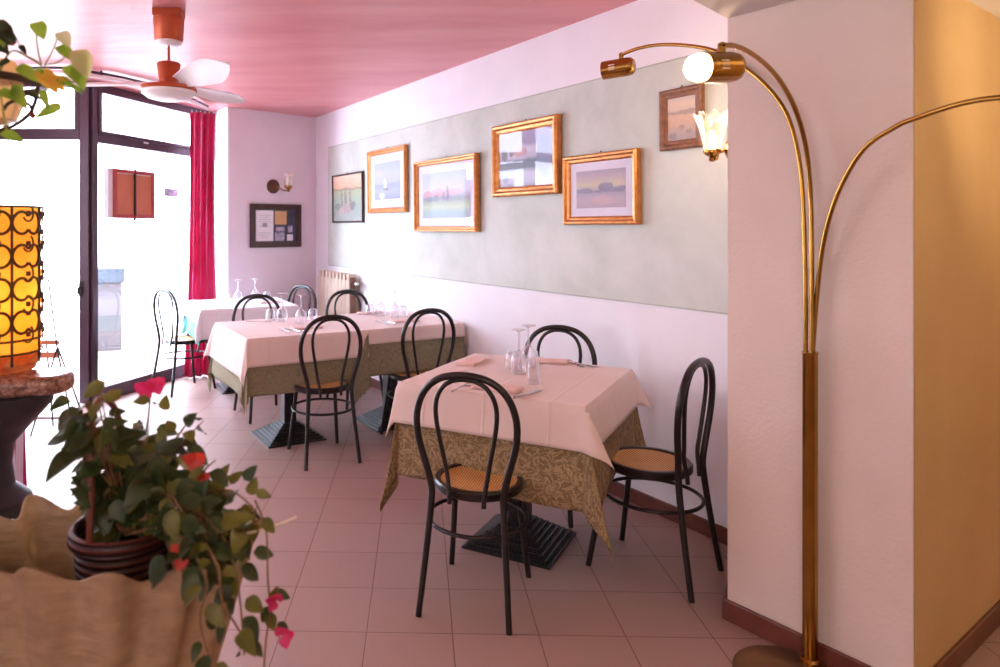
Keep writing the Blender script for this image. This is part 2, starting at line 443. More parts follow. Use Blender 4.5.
# ceiling: main room, from the soffit edge outward
SA = P0.copy(); SB = Vector((0.978, 2.328, 0)); sdir = (SB - SA).normalized(); S_far = SA + sdir * 6.0
m = MB().prism([(SA.x + 0.5, SA.y + 0.5), (2.2, 3.0), (1.4, 4.2), (-0.6, 7.9), (-1.5, 8.0), (-2.4, 7.4), (-2.6, 5.6), (-4.4, 5.6), (-4.4, -2.2), (S_far.x, S_far.y), (SA.x, SA.y)], CEIL, CEIL + 0.1)
struct(m.build('ceiling', M['ceiling'], smooth=False))
# lowered ceiling over the bar side of the room
m = MB().prism([(SA.x, SA.y), (SA.x + 0.6, SA.y + 0.57), (4.2, 4.0), (4.2, -2.4), (S_far.x, -2.4), (S_far.x, S_far.y)], 2.175, CEIL + 0.1)
struct(m.build('ceiling_lowered', M['soffit'], smooth=False))
wall_seg('wall_right', WP - WD * 0.1, CORNER, 0, CEIL + 0.05, 0.15, M['white_wall'], -1)
o_ = wall_seg('wall_back', BL, CORNER + BD * 0.15, 0, CEIL + 0.05, 0.12, M['back_wall'], 1)
# niche reveal beside the shop window
wall_seg('wall_reveal', NICHE + Vector((-0.02, 0.03, 0)), BL, 0, CEIL + 0.05, 0.02, M['white_wall'], 1)
# pier with its flank and the warm side wall
m = MB().prism([(P0.x, P0.y), (P1.x, P1.y), (P1.x + 0.35, P1.y + 0.6), (1.62, 3.12), (1.50, 3.085)], 0, CEIL + 0.02)
struct(m.build('wall_pier', M['pier_wall'], smooth=False))
wall_seg('wall_side', P1 + SD * 0.004 + Vector((0.006, 0.004, 0)), P1 + SD * 2.6, 0, CEIL, 0.12, M['warm_wall'], 1)
# walls out of view that close the room
wall_seg('wall_left', Vector((-4.2, -2.3, 0)), Vector((-4.2, 5.62, 0)), 0, CEIL + 0.05, 0.12, M['white_wall'], 1)
wall_seg('wall_behind', Vector((3.9, -2.3, 0)), Vector((-4.2, -2.3, 0)), 0, CEIL + 0.05, 0.12, M['white_wall'], 1)
wall_seg('wall_far_right', Vector((3.7, 3.7, 0)), Vector((3.9, -2.3, 0)), 0, CEIL + 0.05, 0.12, M['warm_wall'], 1)
wall_seg('wall_front', Vector((-4.2, 5.62, 0)), Vector((-3.62, 5.62, 0)), 0, CEIL + 0.05, 0.12, M['white_wall'], 1)

# skirting boards (parallel strips with a small top bevel)
def skirting(name, a, b, side, h=0.075, t=0.014):
    d = b - a; L = d.length
    m = MB().box(0, L, 0, t * side, 0, h) if side > 0 else MB().box(0, L, -t, 0, 0, h)
    return struct(m.build(name, M['skirting'], loc=(a.x, a.y, 0), rz=rot_to(d), smooth=False, bevel=0.004))
skirting('baseboard_right', WP, CORNER, 1)
skirting('baseboard_back', BL, CORNER, -1)
skirting('baseboard_pier', P0 + (P0 - P1).normalized() * 0.014, P1, -1)
skirting('baseboard_side', P1, P1 + SD * 2.6, -1)
flank = (Vector((1.50, 3.085, 0)) - P0)
skirting('baseboard_flank', P0 + Vector((0.0, 0.0, 0)), P0 + flank, 1)

# sponge-painted panel on the long wall
mid = WP + WD * 2.2
RX = rot_to(-WD)
m = MB().box(-2.35, 2.35, -0.0035, 0.0, 1.032, 2.228)
pn = struct(m.build('trim_1', M['panel'], loc=(mid.x, mid.y, 0), rz=RX, smooth=False))
m = MB()
for (a, b, c, d) in ((-2.35, 2.35, 2.224, 2.231), (-2.35, 2.35, 1.029, 1.036), (-2.353, -2.346, 1.032, 2.228)):
    m.box(a, b, -0.0045, 0.0, c, d)
tr = struct(m.build('trim_2', M['panel_line'], loc=(mid.x, mid.y, 0), rz=RX, smooth=False))

# ------------------------------------------------------------------ shop window and door
def frame_rects(rects, y0, y1):
    m = MB()
    for (a, b, c, d) in rects: m.box(a, b, y0, y1, c, d)
    return m
WL = 1.60
win = empty('window_1', (POST.x, POST.y, 0), rot_to(FD)); struct(win)
m = frame_rects([(0.0, 0.055, 0, 2.58), (WL - 0.06, WL, 0, 2.58), (0.055, WL - 0.06, 0, 0.115), (0.055, WL - 0.06, 2.10, 2.17), (0.055, WL - 0.06, 2.535, 2.58)], -0.03, 0.05)
m.build('window_frame', M['bronze_frame'], win, smooth=False, bevel=0.004)
MB().box(0.055, WL - 0.06, 0.008, 0.014, 0.115, 2.10).build('glass_pane', M['pane'], win, smooth=False)
m = frame_rects([(0.055, 0.085, 2.17, 2.535), (WL - 0.09, WL - 0.06, 2.17, 2.535), (0.085, WL - 0.09, 2.17, 2.20), (0.085, WL - 0.09, 2.505, 2.535)], -0.045, 0.03)
m.build('transom_sash', M['bronze_frame'], win, smooth=False, bevel=0.003)
MB().box(0.085, WL - 0.09, 0.0, 0.006, 2.20, 2.505).build('transom_pane', M['pane'], win, smooth=False)
MB().box(0.55, 0.62, -0.055, -0.045, 2.15, 2.165).build('latch', M['chrome'], win, smooth=False)
door = empty('door_1', (POST.x, POST.y, 0)); struct(door)
m = frame_rects([(-0.075, 0.0, 0, 2.58), (-1.22, -1.14, 0, 2.58), (-1.14, -0.075, 2.115, 2.205), (-1.14, -0.075, 2.535, 2.58), (-0.115, -0.075, 2.205, 2.535)], -0.03, 0.05)
m.build('door_frame', M['bronze_frame'], door, smooth=False, bevel=0.004)
MB().box(-1.14, -0.115, 0.0, 0.006, 2.205, 2.535).build('transom_pane', M['pane'], door, smooth=False)
# leaf standing open towards the street, seen edge on
lf = empty('door_leaf', (-0.095, 0.06, 0), radians(112.0)); lf.parent = door
m = frame_rects([(0, 0.06, 0.01, 2.10), (0.86, 0.92, 0.01, 2.10), (0.06, 0.86, 0.01, 0.11), (0.06, 0.86, 2.03, 2.10)], -0.018, 0.018)
m.build('leaf_frame', M['bronze_frame'], lf, smooth=False)
MB().box(0.06, 0.86, -0.003, 0.003, 0.11, 2.03).build('glass_pane', M['pane'], lf, smooth=False)
m = MB().tube([(0.0, 0.0, 0.98), (0.0, -0.05, 0.98), (0.0, -0.055, 0.93)], 0.009); m.box(-0.015, 0.015, -0.008, 0.0, 0.91, 1.03)
hd = m.build('door_handle', M['black_metal'], door); hd.location = (-0.06, -0.03, -0.04)
m = MB().box(-1.5, -0.0, -0.42, 0.12, 0.0, 0.018)
struct(m.build('trim_3', M['marble_sill'], loc=(POST.x, POST.y, 0), smooth=False, bevel=0.004))
MB_ = MB().box(-0.6, 1.7, 0.0, 0.1, -0.0, 0.012)

# ------------------------------------------------------------------ outside
m = MB().box(-16, 8, -0.5, 14, -0.14, -0.02)
struct(m.build('street', M['street'], loc=(-4, 7.9, 0), rz=0.0, smooth=False))
m = MB().box(-9, 5, 0, 0.4, -0.1, 7)
for x in (-7.5, -5.2, -2.6, 0.2, 2.6):
    m.box(x - 0.55, x + 0.55, -0.06, 0.0, 0.9, 2.4)
ob = m.build('house_across', M['facade_out'], loc=(-6.0, 14.0, 0), rz=radians(8), smooth=False)
tag(ob, 'overexposed pale house front across the street', 'building')
t = thing('street_cabinet', 'boxy blue-grey cabinet faintly visible outside behind the shop window glass', 'cabinet', (-3.35, 8.0, -0.02), radians(20))
MB().box(-0.17, 0.17, 0, 0.3, 0, 0.8).build('body', M['box_dark'], t, smooth=False, bevel=0.01)
MB().box(-0.2, 0.2, -0.02, 0.32, 0.8, 0.97).build('top_box', M['blue_grey'], t, smooth=False, bevel=0.01)
t = thing('folding_stand', 'thin dark metal folding stand in the doorway behind the marble slab', 'stand', (-2.32, 4.75, 0))
for pts in ([(-0.18, 0, 0.0), (0.0, 0.0, 0.60), (-0.06, 0.0, 1.07)], [(0.12, 0.0, 0.0), (0.0, 0, 0.60)]):
    MB().tube(pts, 0.006).build('leg', M['black_wire'], t)
for pts in ([(-0.15, 0.25, 0.0), (-0.09, 0.03, 0.66)], [(0.09, 0.25, 0.0), (0.0, 0.01, 0.60)]):
    MB().tube(pts, 0.006).build('leg', M['black_wire'], t)
MB().box(-0.13, 0.01, 0.0, 0.012, 0.62, 0.65).build('slat', M['orange_board'], t, smooth=False)
MB().box(-0.13, 0.01, 0.0, 0.012, 0.53, 0.57).build('slat', M['orange_board'], t, smooth=False)

# menu case hanging in the shop window
def on_win(s, z, off=-0.08):
    nrm = Vector((FD.y, -FD.x, 0)); p = POST + FD * s + nrm * (-off); return Vector((p.x, p.y, z))
p = on_win(0.475, 1.493, -0.02)
t = thing('menu_case', 'shallow menu case with red frame and orange back hung in the shop window', 'menu board', p, rot_to(FD))
MB().box(-0.30, 0.25, 0.0, 0.05, 0, 0.415).build('case_body', M['white_enamel'], t, smooth=False, bevel=0.003)
m = frame_rects([(-0.25, -0.215, 0, 0.415), (0.215, 0.25, 0, 0.415), (-0.215, 0.215, 0, 0.035), (-0.215, 0.215, 0.385, 0.415)], -0.014, 0.0)
m.build('frame', M['red_frame'], t, smooth=False)
MB().box(-0.215, 0.215, -0.004, 0.0, 0.035, 0.375).build('back_panel', M['orange_board'], t, smooth=False)
MB().box(-0.006, 0.006, -0.02, -0.004, -0.02, 0.43).build('strap', M['black_wire'], t, smooth=False)
m = MB().tube([(-0.03, 0.02, 0.415), (0, 0.02, 0.47), (0.03, 0.02, 0.415)], 0.004).lathe([(0.012, 0), (0.012, 0.006)], 12, Matrix.Translation((0, 0.02, 0.47)))
m.build('hanger', M['black_wire'], t)
MB().tube([(0.0, 0.0, 0.0), (-0.02, 0.0, -0.04)], 0.006).build('clip', M['black_wire'], t)
p = on_win(0.975, 1.74, -0.012)
m = MB().box(-0.10, 0.10, 0, 0.002, -0.037, 0.037)
for k in range(3): m.box(-0.07, 0.07, -0.001, 0, -0.022 + k * 0.018, -0.014 + k * 0.018)
tag(m.build('door_sticker', M['lilac_photo'], loc=p, rz=rot_to(FD), smooth=False), 'small pale lilac rectangular sticker on the shop window glass', 'sticker')

# curved curtain track and curtain
trk = [(-2.95, 5.05, 2.53), (-2.46, 5.0, 2.53), (-2.3, 5.1, 2.53), (-2.11, 5.32, 2.53), (-1.92, 5.75, 2.53), (-1.84, 6.18, 2.53), (-1.80, 6.6, 2.53)]
path = smooth_path(trk, 8)
t = thing('curtain_rail', 'curved white and black curtain rail under the pink ceiling', 'curtain rail', (-2.1, 5.3, 2.53))
off = Vector((-2.1, 5.3, 2.53))
MB().tube([p_ - off for p_ in path], 0.014, 8).build('rail', M['white_enamel'], t)
MB().tube([p_ - off + Vector((0, 0, 0.028)) for p_ in path], 0.010, 8).build('track', M['black_wire'], t)
for p_ in (path[4], path[20], path[36]):
    MB().tube([p_ - off, p_ - off + Vector((0, 0, 0.052))], 0.008, 8).build('bracket', M['black_wire'], t)
t = thing('crimson_curtain', 'crimson full-length curtain gathered beside the shop window', 'curtain', (-1.855, 6.62, 0))
m = MB(); NU, NV = 90, 30
for j in range(NV + 1):
    z = 0.015 + (2.50 - 0.015) * j / NV; wd = 0.12 + 0.045 * (1 - j / NV) ** 2 - 0.012 * sin(pi * j / NV)
    for i in range(NU + 1):
        u = i / NU * 2 - 1
        fold = 0.038 * sin(u * 13 + 0.5 * sin(z * 1.3)) * (0.75 + 0.25 * sin(u * 5 + 1))
        px_ = u * wd; py_ = fold + 0.012 * sin(z * 2 + u * 3)
        m.v.append((px_ - 0.01 * (1 - j / NV), py_, z))
for j in range(NV):
    for i in range(NU):
        a = j * (NU + 1) + i; m.f.append((a, a + 1, a + NU + 2, a + NU + 1))
m.build('drape', M['curtain'], t, solid=0.003, rz=radians(25))
for k in range(6):
    MB().tube([(-0.1 + k * 0.04, 0, 2.49), (-0.1 + k * 0.04, 0, 2.52)], 0.003, 6).build('hook', M['white_enamel'], t, rz=radians(25))

# ------------------------------------------------------------------ tables
def pedestal_table(label, c, rz, hx, hy, group='square pedestal tables'):
    t = thing('pedestal_table', label, 'table', (c[0], c[1], 0), rz, group)
    m = MB(); steps = 8
    for k in range(steps):
        h0 = 0.005 + k * 0.0135; w = 0.20 - k * 0.020
        m.box(-w, w, -w, w, h0 - 0.005, h0 + 0.0045)
        m.box(-w + 0.012, w - 0.012, -w + 0.012, w - 0.012, h0 + 0.0045, h0 + 0.0085)
    m.build('stepped_base', M['black_iron'], t, smooth=False, bevel=0.002)
    MB().box(-0.042, 0.042, -0.042, 0.042, 0.10, 0.715).build('column', M['black_iron'], t, smooth=False, bevel=0.004)
    m = MB()
    m.box(-0.25, 0.25, -0.02, 0.02, 0.70, 0.715).box(-0.02, 0.02, -0.25, 0.25, 0.70, 0.715)
    m.build('top_bracket', M['black_iron'], t, smooth=False)
    MB().box(-hx, hx, -hy, hy, 0.715, 0.742).build('tabletop', M['dark_wood'], t, smooth=False, bevel=0.003)
    return t

def smoothstep(x): x = max(0, min(1, x)); return x * x * (3 - 2 * x)
def cloth(name, label, cat, group, mat, c, rz, hx, hy, z, L, R, F, B, flare=3.0, sides=None, ears=None, wave=0.0, wk=14.0, e=0.004, seed=1, tilt=0.0):
    """square cloth laid on a table top and falling over its four edges; ears = hanging corner points"""
    sides = sides or {}
    ears = ears or {}
    rnd = random.Random(seed)
    ph = [rnd.uniform(0, 6.28) for _ in range(6)]
    def axis(h, a, b):
        na = max(4, int(a / 0.018)); nb = max(4, int(b / 0.018)); nm = int(2 * h / 0.035)
        return [-h - a + a * i / na for i in range(na)] + [-h + 2 * h * i / nm for i in range(nm)] + [h + b * i / nb for i in range(nb + 1)]
    U = axis(hx, L, R); V = axis(hy, F, B)
    m = MB(); m.uv = []
    for v in V:
        for u in U:
            du = abs(u) - hx; dv = abs(v) - hy; sx = 1 if u > 0 else -1; sy = 1 if v > 0 else -1
            fu = sides.get('R' if sx > 0 else 'L', flare); fv = sides.get('B' if sy > 0 else 'F', flare)
            m.uv.append((u, v))
            if du <= 0 and dv <= 0:
                m.v.append((u, v, z + 0.0012 * sin(u * 17 + ph[0]) * sin(v * 13 + ph[1]))); continue
            if du > 0 and dv > 0:
                r = hypot(du, dv); phi = atan2(dv, du)
                b1, skew, pw, *fo = ears.get((sx, sy), (20.0, 0.0, 1.6)); fo = fo[0] if fo else 0.0
                s2 = sin(2 * phi)
                base = fu + (fv - fu) * smoothstep(phi / (pi / 2))
                be = radians(base + (b1 - base) * s2 ** pw)
                ps = phi + skew * s2
                # folds beside the point
                be += radians(5.0) * sin(6 * phi + ph[2]) * s2 * (r / 0.4) * (1 if wave else 0.3)
                hh = r * sin(be) + e * (1 - exp(-r / 0.006))
                m.v.append((sx * (hx + hh * cos(ps) - fo * r * sin(phi) ** 4 * cos(phi) / 0.286), sy * (hy + hh * sin(ps) + 0.07 * abs(fo) * s2), z - r * cos(be) + 0.002 * exp(-r / 0.01)))
            elif du > 0:
                be = radians(fu); w = wave * (du / 0.35) ** 1.3 * sin(wk * v + ph[3] + (0 if sx > 0 else 1.7)) * min(1, (hy - abs(v)) / 0.06 + 0.0)
                m.v.append((sx * (hx + du * sin(be) + e * (1 - exp(-du / 0.006)) + max(w, -du * sin(be))), v, z - du * cos(be)))
            else:
                be = radians(fv); w = wave * (dv / 0.35) ** 1.3 * sin(wk * u + ph[4] + (0 if sy > 0 else 1.7)) * min(1, (hx - abs(u)) / 0.06 + 0.0)
                m.v.append((u, sy * (hy + dv * sin(be) + e * (1 - exp(-dv / 0.006)) + max(w, -dv * sin(be))), z - dv * cos(be)))
    NU = len(U)
    for j in range(len(V) - 1):
        for i in range(NU - 1):
            a = j * NU + i; m.f.append((a, a + 1, a + NU + 1, a + NU))
    o = m.build(name, mat, loc=(c[0], c[1], 0), rz=rz, solid=0.0016)
    return tag(o, label, cat, group)

# front table: near-left corner (.011,3.018), near-right (.699,2.597)
T1c = (0.549, 3.168); T1r = atan2(-0.50, 0.864)
pedestal_table('square black pedestal table in front, nearest the camera', T1c, T1r, 0.395, 0.395)
cloth('damask_undercloth', 'olive damask undercloth with long hanging points on the front table', 'tablecloth', 'green undercloths', M['damask'], T1c, T1r, 0.399, 0.399, 0.745,
      0.385, 0.385, 0.385, 0.385, flare=3, ears={(-1, -1): (5, 0.25, 1.4), (1, -1): (11, -0.25, 1.2), (1, 1): (9, 0, 1.4), (-1, 1): (10, 0, 1.4)}, wave=0.012, wk=9, seed=3)
cloth('pink_overcloth', 'pale pink square overcloth on the front table with lit brass lamp beside', 'tablecloth', 'pink overcloths', M['linen'], T1c, T1r, 0.403, 0.403, 0.7485,
      0.17, 0.17, 0.165, 0.17, flare=8, ears={(-1, -1): (10, 0.0, 1.3), (1, -1): (27, -0.45, 1.2), (1, 1): (26, 0, 1.3), (-1, 1): (26, 0, 1.3)}, wave=0.004, wk=8, e=0.008, seed=4)

A2 = atan2(0.462, 0.887); a2 = Vector((cos(A2), sin(A2), 0)); b2 = Vector((-sin(A2), cos(A2), 0))
N2 = Vector((-0.915, 4.20, 0)); N3 = Vector((-0.20, 4.575, 0)) 
T2 = N2 + a2 * 0.40 + b2 * 0.41; T3 = N3 + a2 * 0.366 + b2 * 0.41
pedestal_table('square black pedestal table in the middle, left one of the joined pair', T2, A2, 0.385, 0.405)
pedestal_table('square black pedestal table against the picture wall, right one of the joined pair', T3, A2, 0.345, 0.405)
cloth('sage_undercloth', 'sage green undercloth with pointed corners on the left joined table', 'tablecloth', 'green undercloths', M['damask_far'], T2, A2, 0.392, 0.409, 0.745,
      0.35, 0.34, 0.345, 0.35, flare=3, sides={'R': 0.3, 'L': 5}, ears={(-1, -1): (10, 0.2, 1.4), (1, -1): (5, 0.6, 1.2, 0.36), (-1, 1): (10, 0, 1.4), (1, 1): (3, 0, 1.4)}, wave=0.010, wk=9, seed=8)
cloth('pink_overcloth', 'pale pink overcloth on the left joined table, hanging low at its left corner', 'tablecloth', 'pink overcloths', M['linen'], T2, A2, 0.395, 0.413, 0.7485,
      0.235, 0.012, 0.17, 0.17, flare=7, sides={'L': 9, 'R': 1}, ears={(-1, -1): (10, 0.1, 1.3), (-1, 1): (24, 0.2, 1.3), (1, -1): (4, 0.3, 1.3), (1, 1): (4, 0, 1.3)}, wave=0.004, wk=8, e=0.008, seed=9)
cloth('sage_undercloth', 'sage green undercloth on the right joined table against the wall', 'tablecloth', 'green undercloths', M['damask_far'], T3, A2, 0.366, 0.409, 0.745,
      0.012, 0.30, 0.30, 0.30, flare=3, sides={'R': 1.0, 'L': 0.2}, ears={(-1, -1): (1, 0, 1.4), (1, -1): (1.5, -0.5, 1.4), (-1, 1): (1, 0, 1.4), (1, 1): (3, 0.5, 1.4)}, wave=0.008, wk=9, seed=12)
cloth('pink_overcloth', 'pale pink overcloth with a short front drop on the right joined table', 'tablecloth', 'pink overcloths', M['linen'], T3, A2, 0.368, 0.413, 0.7485,
      0.010, 0.14, 0.095, 0.16, flare=6, sides={'R': 1.5, 'L': 0.5}, ears={(-1, -1): (3, 0, 1.3), (1, -1): (4, -0.6, 1.3), (-1, 1): (3, 0, 1.3), (1, 1): (4, 0.6, 1.3)}, wave=0.003, wk=8, e=0.006, seed=13)

A4 = atan2(0.40, 0.916); a4 = Vector((cos(A4), sin(A4), 0)); b4 = Vector((-sin(A4), cos(A4), 0))
T4 = Vector((-1.60, 5.67, 0)) + a4 * 0.4 + b4 * 0.4
pedestal_table('square black pedestal table by the shop window', T4, A4, 0.395, 0.395)
cloth('teal_undercloth', 'teal undercloth on the table by the shop window', 'tablecloth', 'green undercloths', M['teal'], T4, A4, 0.399, 0.399, 0.745,
      0.28, 0.22, 0.20, 0.22, flare=4, ears={(-1, -1): (4, 0, 1.4), (-1, 1): (12, 0, 1.4), (1, -1): (10, 0, 1.4)}, wave=0.012, wk=10, seed=21)
cloth('white_overcloth', 'bright white rounded overcloth on the table by the shop window', 'tablecloth', None, M['linen_white'], T4, A4, 0.403, 0.403, 0.7485,
      0.14, 0.20, 0.24, 0.20, flare=7, ears={(-1, -1): (24, 0, 1.3), (-1, 1): (20, 0, 1.3), (1, -1): (18, 0, 1.3)}, wave=0.014, wk=16, e=0.008, seed=22)

# ------------------------------------------------------------------ bentwood chairs
def make_chair():
    t = thing('bentwood_chair', '', 'chair', (0, 0, 0), 0, 'black bentwood chairs with cane seats')
    # seat frame: ring; local +y is the front
    m = MB(); N = 48
    prof = [(r_, z_ - 0.018) for r_, z_ in [(0.147, 0.463), (0.152, 0.468), (0.167, 0.468), (0.173, 0.461), (0.173, 0.440), (0.167, 0.433), (0.152, 0.433), (0.147, 0.440)]]
    for (r, z) in prof:
        for j in range(N):
            a = 2 * pi * j / N; m.v.append((r * cos(a), r * sin(a) * 1.03 + 0.006, z))
    for i in range(len(prof)):
        for j in range(N):
            i2 = (i + 1) % len(prof); m.f.append((i * N + j, i2 * N + j, i2 * N + (j + 1) % N, i * N + (j + 1) % N))
    m.build('seat_frame', M['black_metal'], t)
    MB().lathe([(0.001, 0.4355), (0.09, 0.437), (0.150, 0.443), (0.150, 0.437), (0.09, 0.431), (0.001, 0.4295)], 40, Matrix.Translation((0, 0.006, 0)) @ Matrix.Diagonal((1, 1.03, 1, 1)), closed=False).build('cane_seat', M['cane'], t)
    def back_y(z): return -0.172 - 0.036 * ((z - 0.44) / 0.45) ** 1.1 if z > 0.44 else -0.172 - 0.063 * ((0.44 - z) / 0.44) ** 1.2
    half = [(0.0, 0.885), (0.045, 0.881), (0.09, 0.869), (0.132, 0.842), (0.164, 0.800), (0.183, 0.745), (0.187, 0.69), (0.180, 0.63), (0.164, 0.57), (0.147, 0.51), (0.136, 0.455), (0.134, 0.425)]
    pts = [(-x, back_y(z), z) for x, z in reversed(half)] + [(x, back_y(z), z) for x, z in half[1:]]
    MB().tube(smooth_path(pts, 4), 0.0132, 12).build('back_hoop', M['black_metal'], t)
    half = [(0.0, 0.868), (0.040, 0.863), (0.078, 0.842), (0.104, 0.803), (0.114, 0.755), (0.111, 0.70), (0.099, 0.63), (0.085, 0.56), (0.074, 0.50), (0.066, 0.445), (0.064, 0.405)]
    pts = [(-x, back_y(z) - (-0.004), z) for x, z in reversed(half)] + [(x, back_y(z) + 0.004, z) for x, z in half[1:]]
    pts = [(x, y - (0.012 if z < 0.5 else 0.0), z) for x, y, z in pts]
    MB().tube(smooth_path(pts, 4), 0.0088, 10).build('inner_hoop', M['black_metal'], t)
    for s in (-1, 1):
        zs = [0.43, 0.36, 0.27, 0.17, 0.08, 0.0]
        pts = [(s * (0.134 + 0.033 * ((0.43 - z) / 0.43) ** 1.1), back_y(z), z) for z in zs]
        MB().tube(smooth_path(pts, 4), [0.0135 - 0.002 * k / 20 for k in range(21)], 12).build('leg', M['black_metal'], t)
        pts = [(s * (0.125 + 0.037 * (1 - z / 0.44) ** 1.2), 0.130 + 0.062 * (1 - z / 0.44) ** 1.1, z) for z in (0.44, 0.36, 0.27, 0.17, 0.08, 0.0)]
        MB().tube(smooth_path(pts, 4), [0.0135 - 0.002 * k / 20 for k in range(21)], 12).build('leg', M['black_metal'], t)
    pts = [(0.188 * cos(a), 0.196 * sin(a) - 0.016, 0.305) for a in [2 * pi * k / 40 for k in range(40)]]
    MB().tube(pts, 0.0078, 10, closed=True).build('stretcher_ring', M['black_metal'], t)
    return t
proto = make_chair()
CH = [  # rear-leg centre, facing, label
    ((0.228, 2.50), (0.345, 0.938), 'black bentwood chair with back to the camera at the front table'),
    ((1.218, 2.775), (-0.74, 0.67), 'black bentwood chair at the right of the front table beside the pier'),
    ((0.87, 3.76), (-0.47, -0.88), 'black bentwood chair behind the front table, facing the camera by the wall'),
    ((-0.39, 4.15), (-0.39, 0.92), 'black bentwood chair with cane seat showing before the left joined table'),
    ((0.21, 4.49), (-0.44, 0.90), 'black bentwood chair before the right joined table, partly behind the front table'),
    ((-1.125, 5.50), (0.46, -0.887), 'black bentwood chair behind the left joined table with only its arch showing'),
    ((-0.445, 5.88), (0.44, -0.90), 'black bentwood chair behind the right joined table before the radiator'),
    ((-0.86, 6.40), (-0.66, -0.75), 'black bentwood chair at the right of the window table, against the back wall'),
    ((-2.02, 5.95), (0.66, 0.75), 'black bentwood chair left of the window table, bleached by daylight'),
]
for i, (rc, fc, lab) in enumerate(CH):
    o = proto if i == 0 else copy_tree(proto)
    f_ = Vector((fc[0], fc[1], 0)).normalized()
    c = Vector((rc[0], rc[1], 0)) + f_ * 0.232
    o.location = c; o.rotation_euler = (0, 0, atan2(f_.y, f_.x) - pi / 2)
    o['label'] = lab

# ------------------------------------------------------------------ glasses, cutlery, napkins
ZT = 0.7505
def make_goblet():
    t = thing('wine_glass', '', 'glass', (0, 0, 0), 0, 'upturned stemmed wine glasses')
    # upside down: rim on the cloth, foot at the top
    prof = [(0.030, 0.0), (0.034, 0.02), (0.0385, 0.045), (0.037, 0.065), (0.028, 0.085), (0.014, 0.098), (0.005, 0.108)]
    MB().lathe(prof, 28, closed=False).build('bowl', M['glass'], t, solid=0.0012)
    MB().lathe([(0.006, 0.106), (0.0046, 0.125), (0.0044, 0.17), (0.0055, 0.19)], 12).build('stem', M['glass_solid'], t)
    MB().lathe([(0.005, 0.19), (0.020, 0.196), (0.034, 0.199), (0.034, 0.201), (0.004, 0.2015)], 28).build('foot', M['glass_solid'], t)
    return t
gob = make_goblet()
tum = MB().lathe([(0.034, 0.0), (0.0335, 0.03), (0.031, 0.06), (0.027, 0.076), (0.020, 0.082), (0.001, 0.083)], 28, closed=False).build('tumbler', M['glass'], solid=0.0015)
tag(tum, '', 'glass', 'upturned stemless tumblers')
GOB = [((0.618, 3.34), 'upturned wine glass on the front table, farther one of the pair'),
       ((0.548, 3.20), 'upturned wine glass on the front table, nearer one of the pair'),
       ((-0.83, 4.97), 'upturned wine glass on the left joined table, left of its pair'),
       ((-0.68, 4.86), 'upturned wine glass on the left joined table, right of its pair'),
       ((-0.136, 5.29), 'upturned wine glass on the right joined table against white wall, left of its pair'),
       ((-0.03, 5.17), 'upturned wine glass on the right joined table against white wall, right of its pair'),
       ((-1.43, 6.22), 'upturned wine glass on the window table, left of its pair'),
       ((-1.30, 6.32), 'upturned wine glass on the window table, right of its pair')]
for i, (p, lab) in enumerate(GOB):
    o = gob if i == 0 else copy_tree(gob)
    o.location = (p[0], p[1], ZT); o['label'] = lab
TUM = [((0.535, 3.31), 'upturned tumbler left of the wine glasses on the front table'),
       ((-0.915, 4.99), 'upturned tumbler left of the wine glasses on the left joined table'),
       ((-0.62, 5.04), 'upturned tumbler right of the wine glasses on the left joined table'),
       ((0.03, 5.22), 'upturned tumbler right of the wine glasses on the right joined table'),
       ((-0.22, 5.33), 'upturned tumbler left of the wine glasses on the right joined table'),
       ((-1.20, 6.36), 'upturned tumbler right of the wine glasses on the window table'),
       ((-1.52, 6.15), 'upturned tumbler left of the wine glasses on the window table')]
for i, (p, lab) in enumerate(TUM):
    o = tum if i == 0 else copy_tree(tum)
    o.location = (p[0], p[1], ZT); o['label'] = lab
sl = MB().lathe([(0.026, 0.0), (0.0245, 0.06), (0.021, 0.12), (0.018, 0.138), (0.001, 0.142)], 24, closed=False).build('slender_glass', M['glass'], loc=(0.575, 3.0, ZT), solid=0.0018)
tag(sl, 'tall slender upturned glass in front of the wine glasses on the front table', 'glass')

def make_fork():
    m = MB()
    m.tube([(0, -0.095, 0.004), (0, -0.05, 0.003), (0, 0.0, 0.006), (0, 0.04, 0.004)], [0.0055, 0.004, 0.003, 0.004], 8, flat=0.5)
    m.box(-0.010, 0.010, 0.038, 0.055, 0.002, 0.0045)
    for x in (-0.0085, -0.0028, 0.0028, 0.0085): m.tube([(x, 0.053, 0.0035), (x, 0.095, 0.007)], 0.0016, 6)
    return m.build('fork', M['chrome'])
def make_knife():
    m = MB()
    m.tube([(0, -0.10, 0.005), (0, -0.06, 0.005), (0, -0.01, 0.004)], [0.0075, 0.0065, 0.005], 10, flat=0.6)
    m.add([(-0.006, -0.01, 0.003), (0.008, -0.01, 0.003), (0.009, 0.08, 0.003), (-0.002, 0.105, 0.003), (-0.006, 0.09, 0.003),
           (-0.006, -0.01, 0.005), (0.008, -0.01, 0.005), (0.009, 0.08, 0.005), (-0.002, 0.105, 0.005), (-0.006, 0.09, 0.005)],
          [(4, 3, 2, 1, 0), (5, 6, 7, 8, 9), (0, 1, 6, 5), (1, 2, 7, 6), (2, 3, 8, 7), (3, 4, 9, 8), (4, 0, 5, 9)])
    return m.build('knife', M['chrome'])
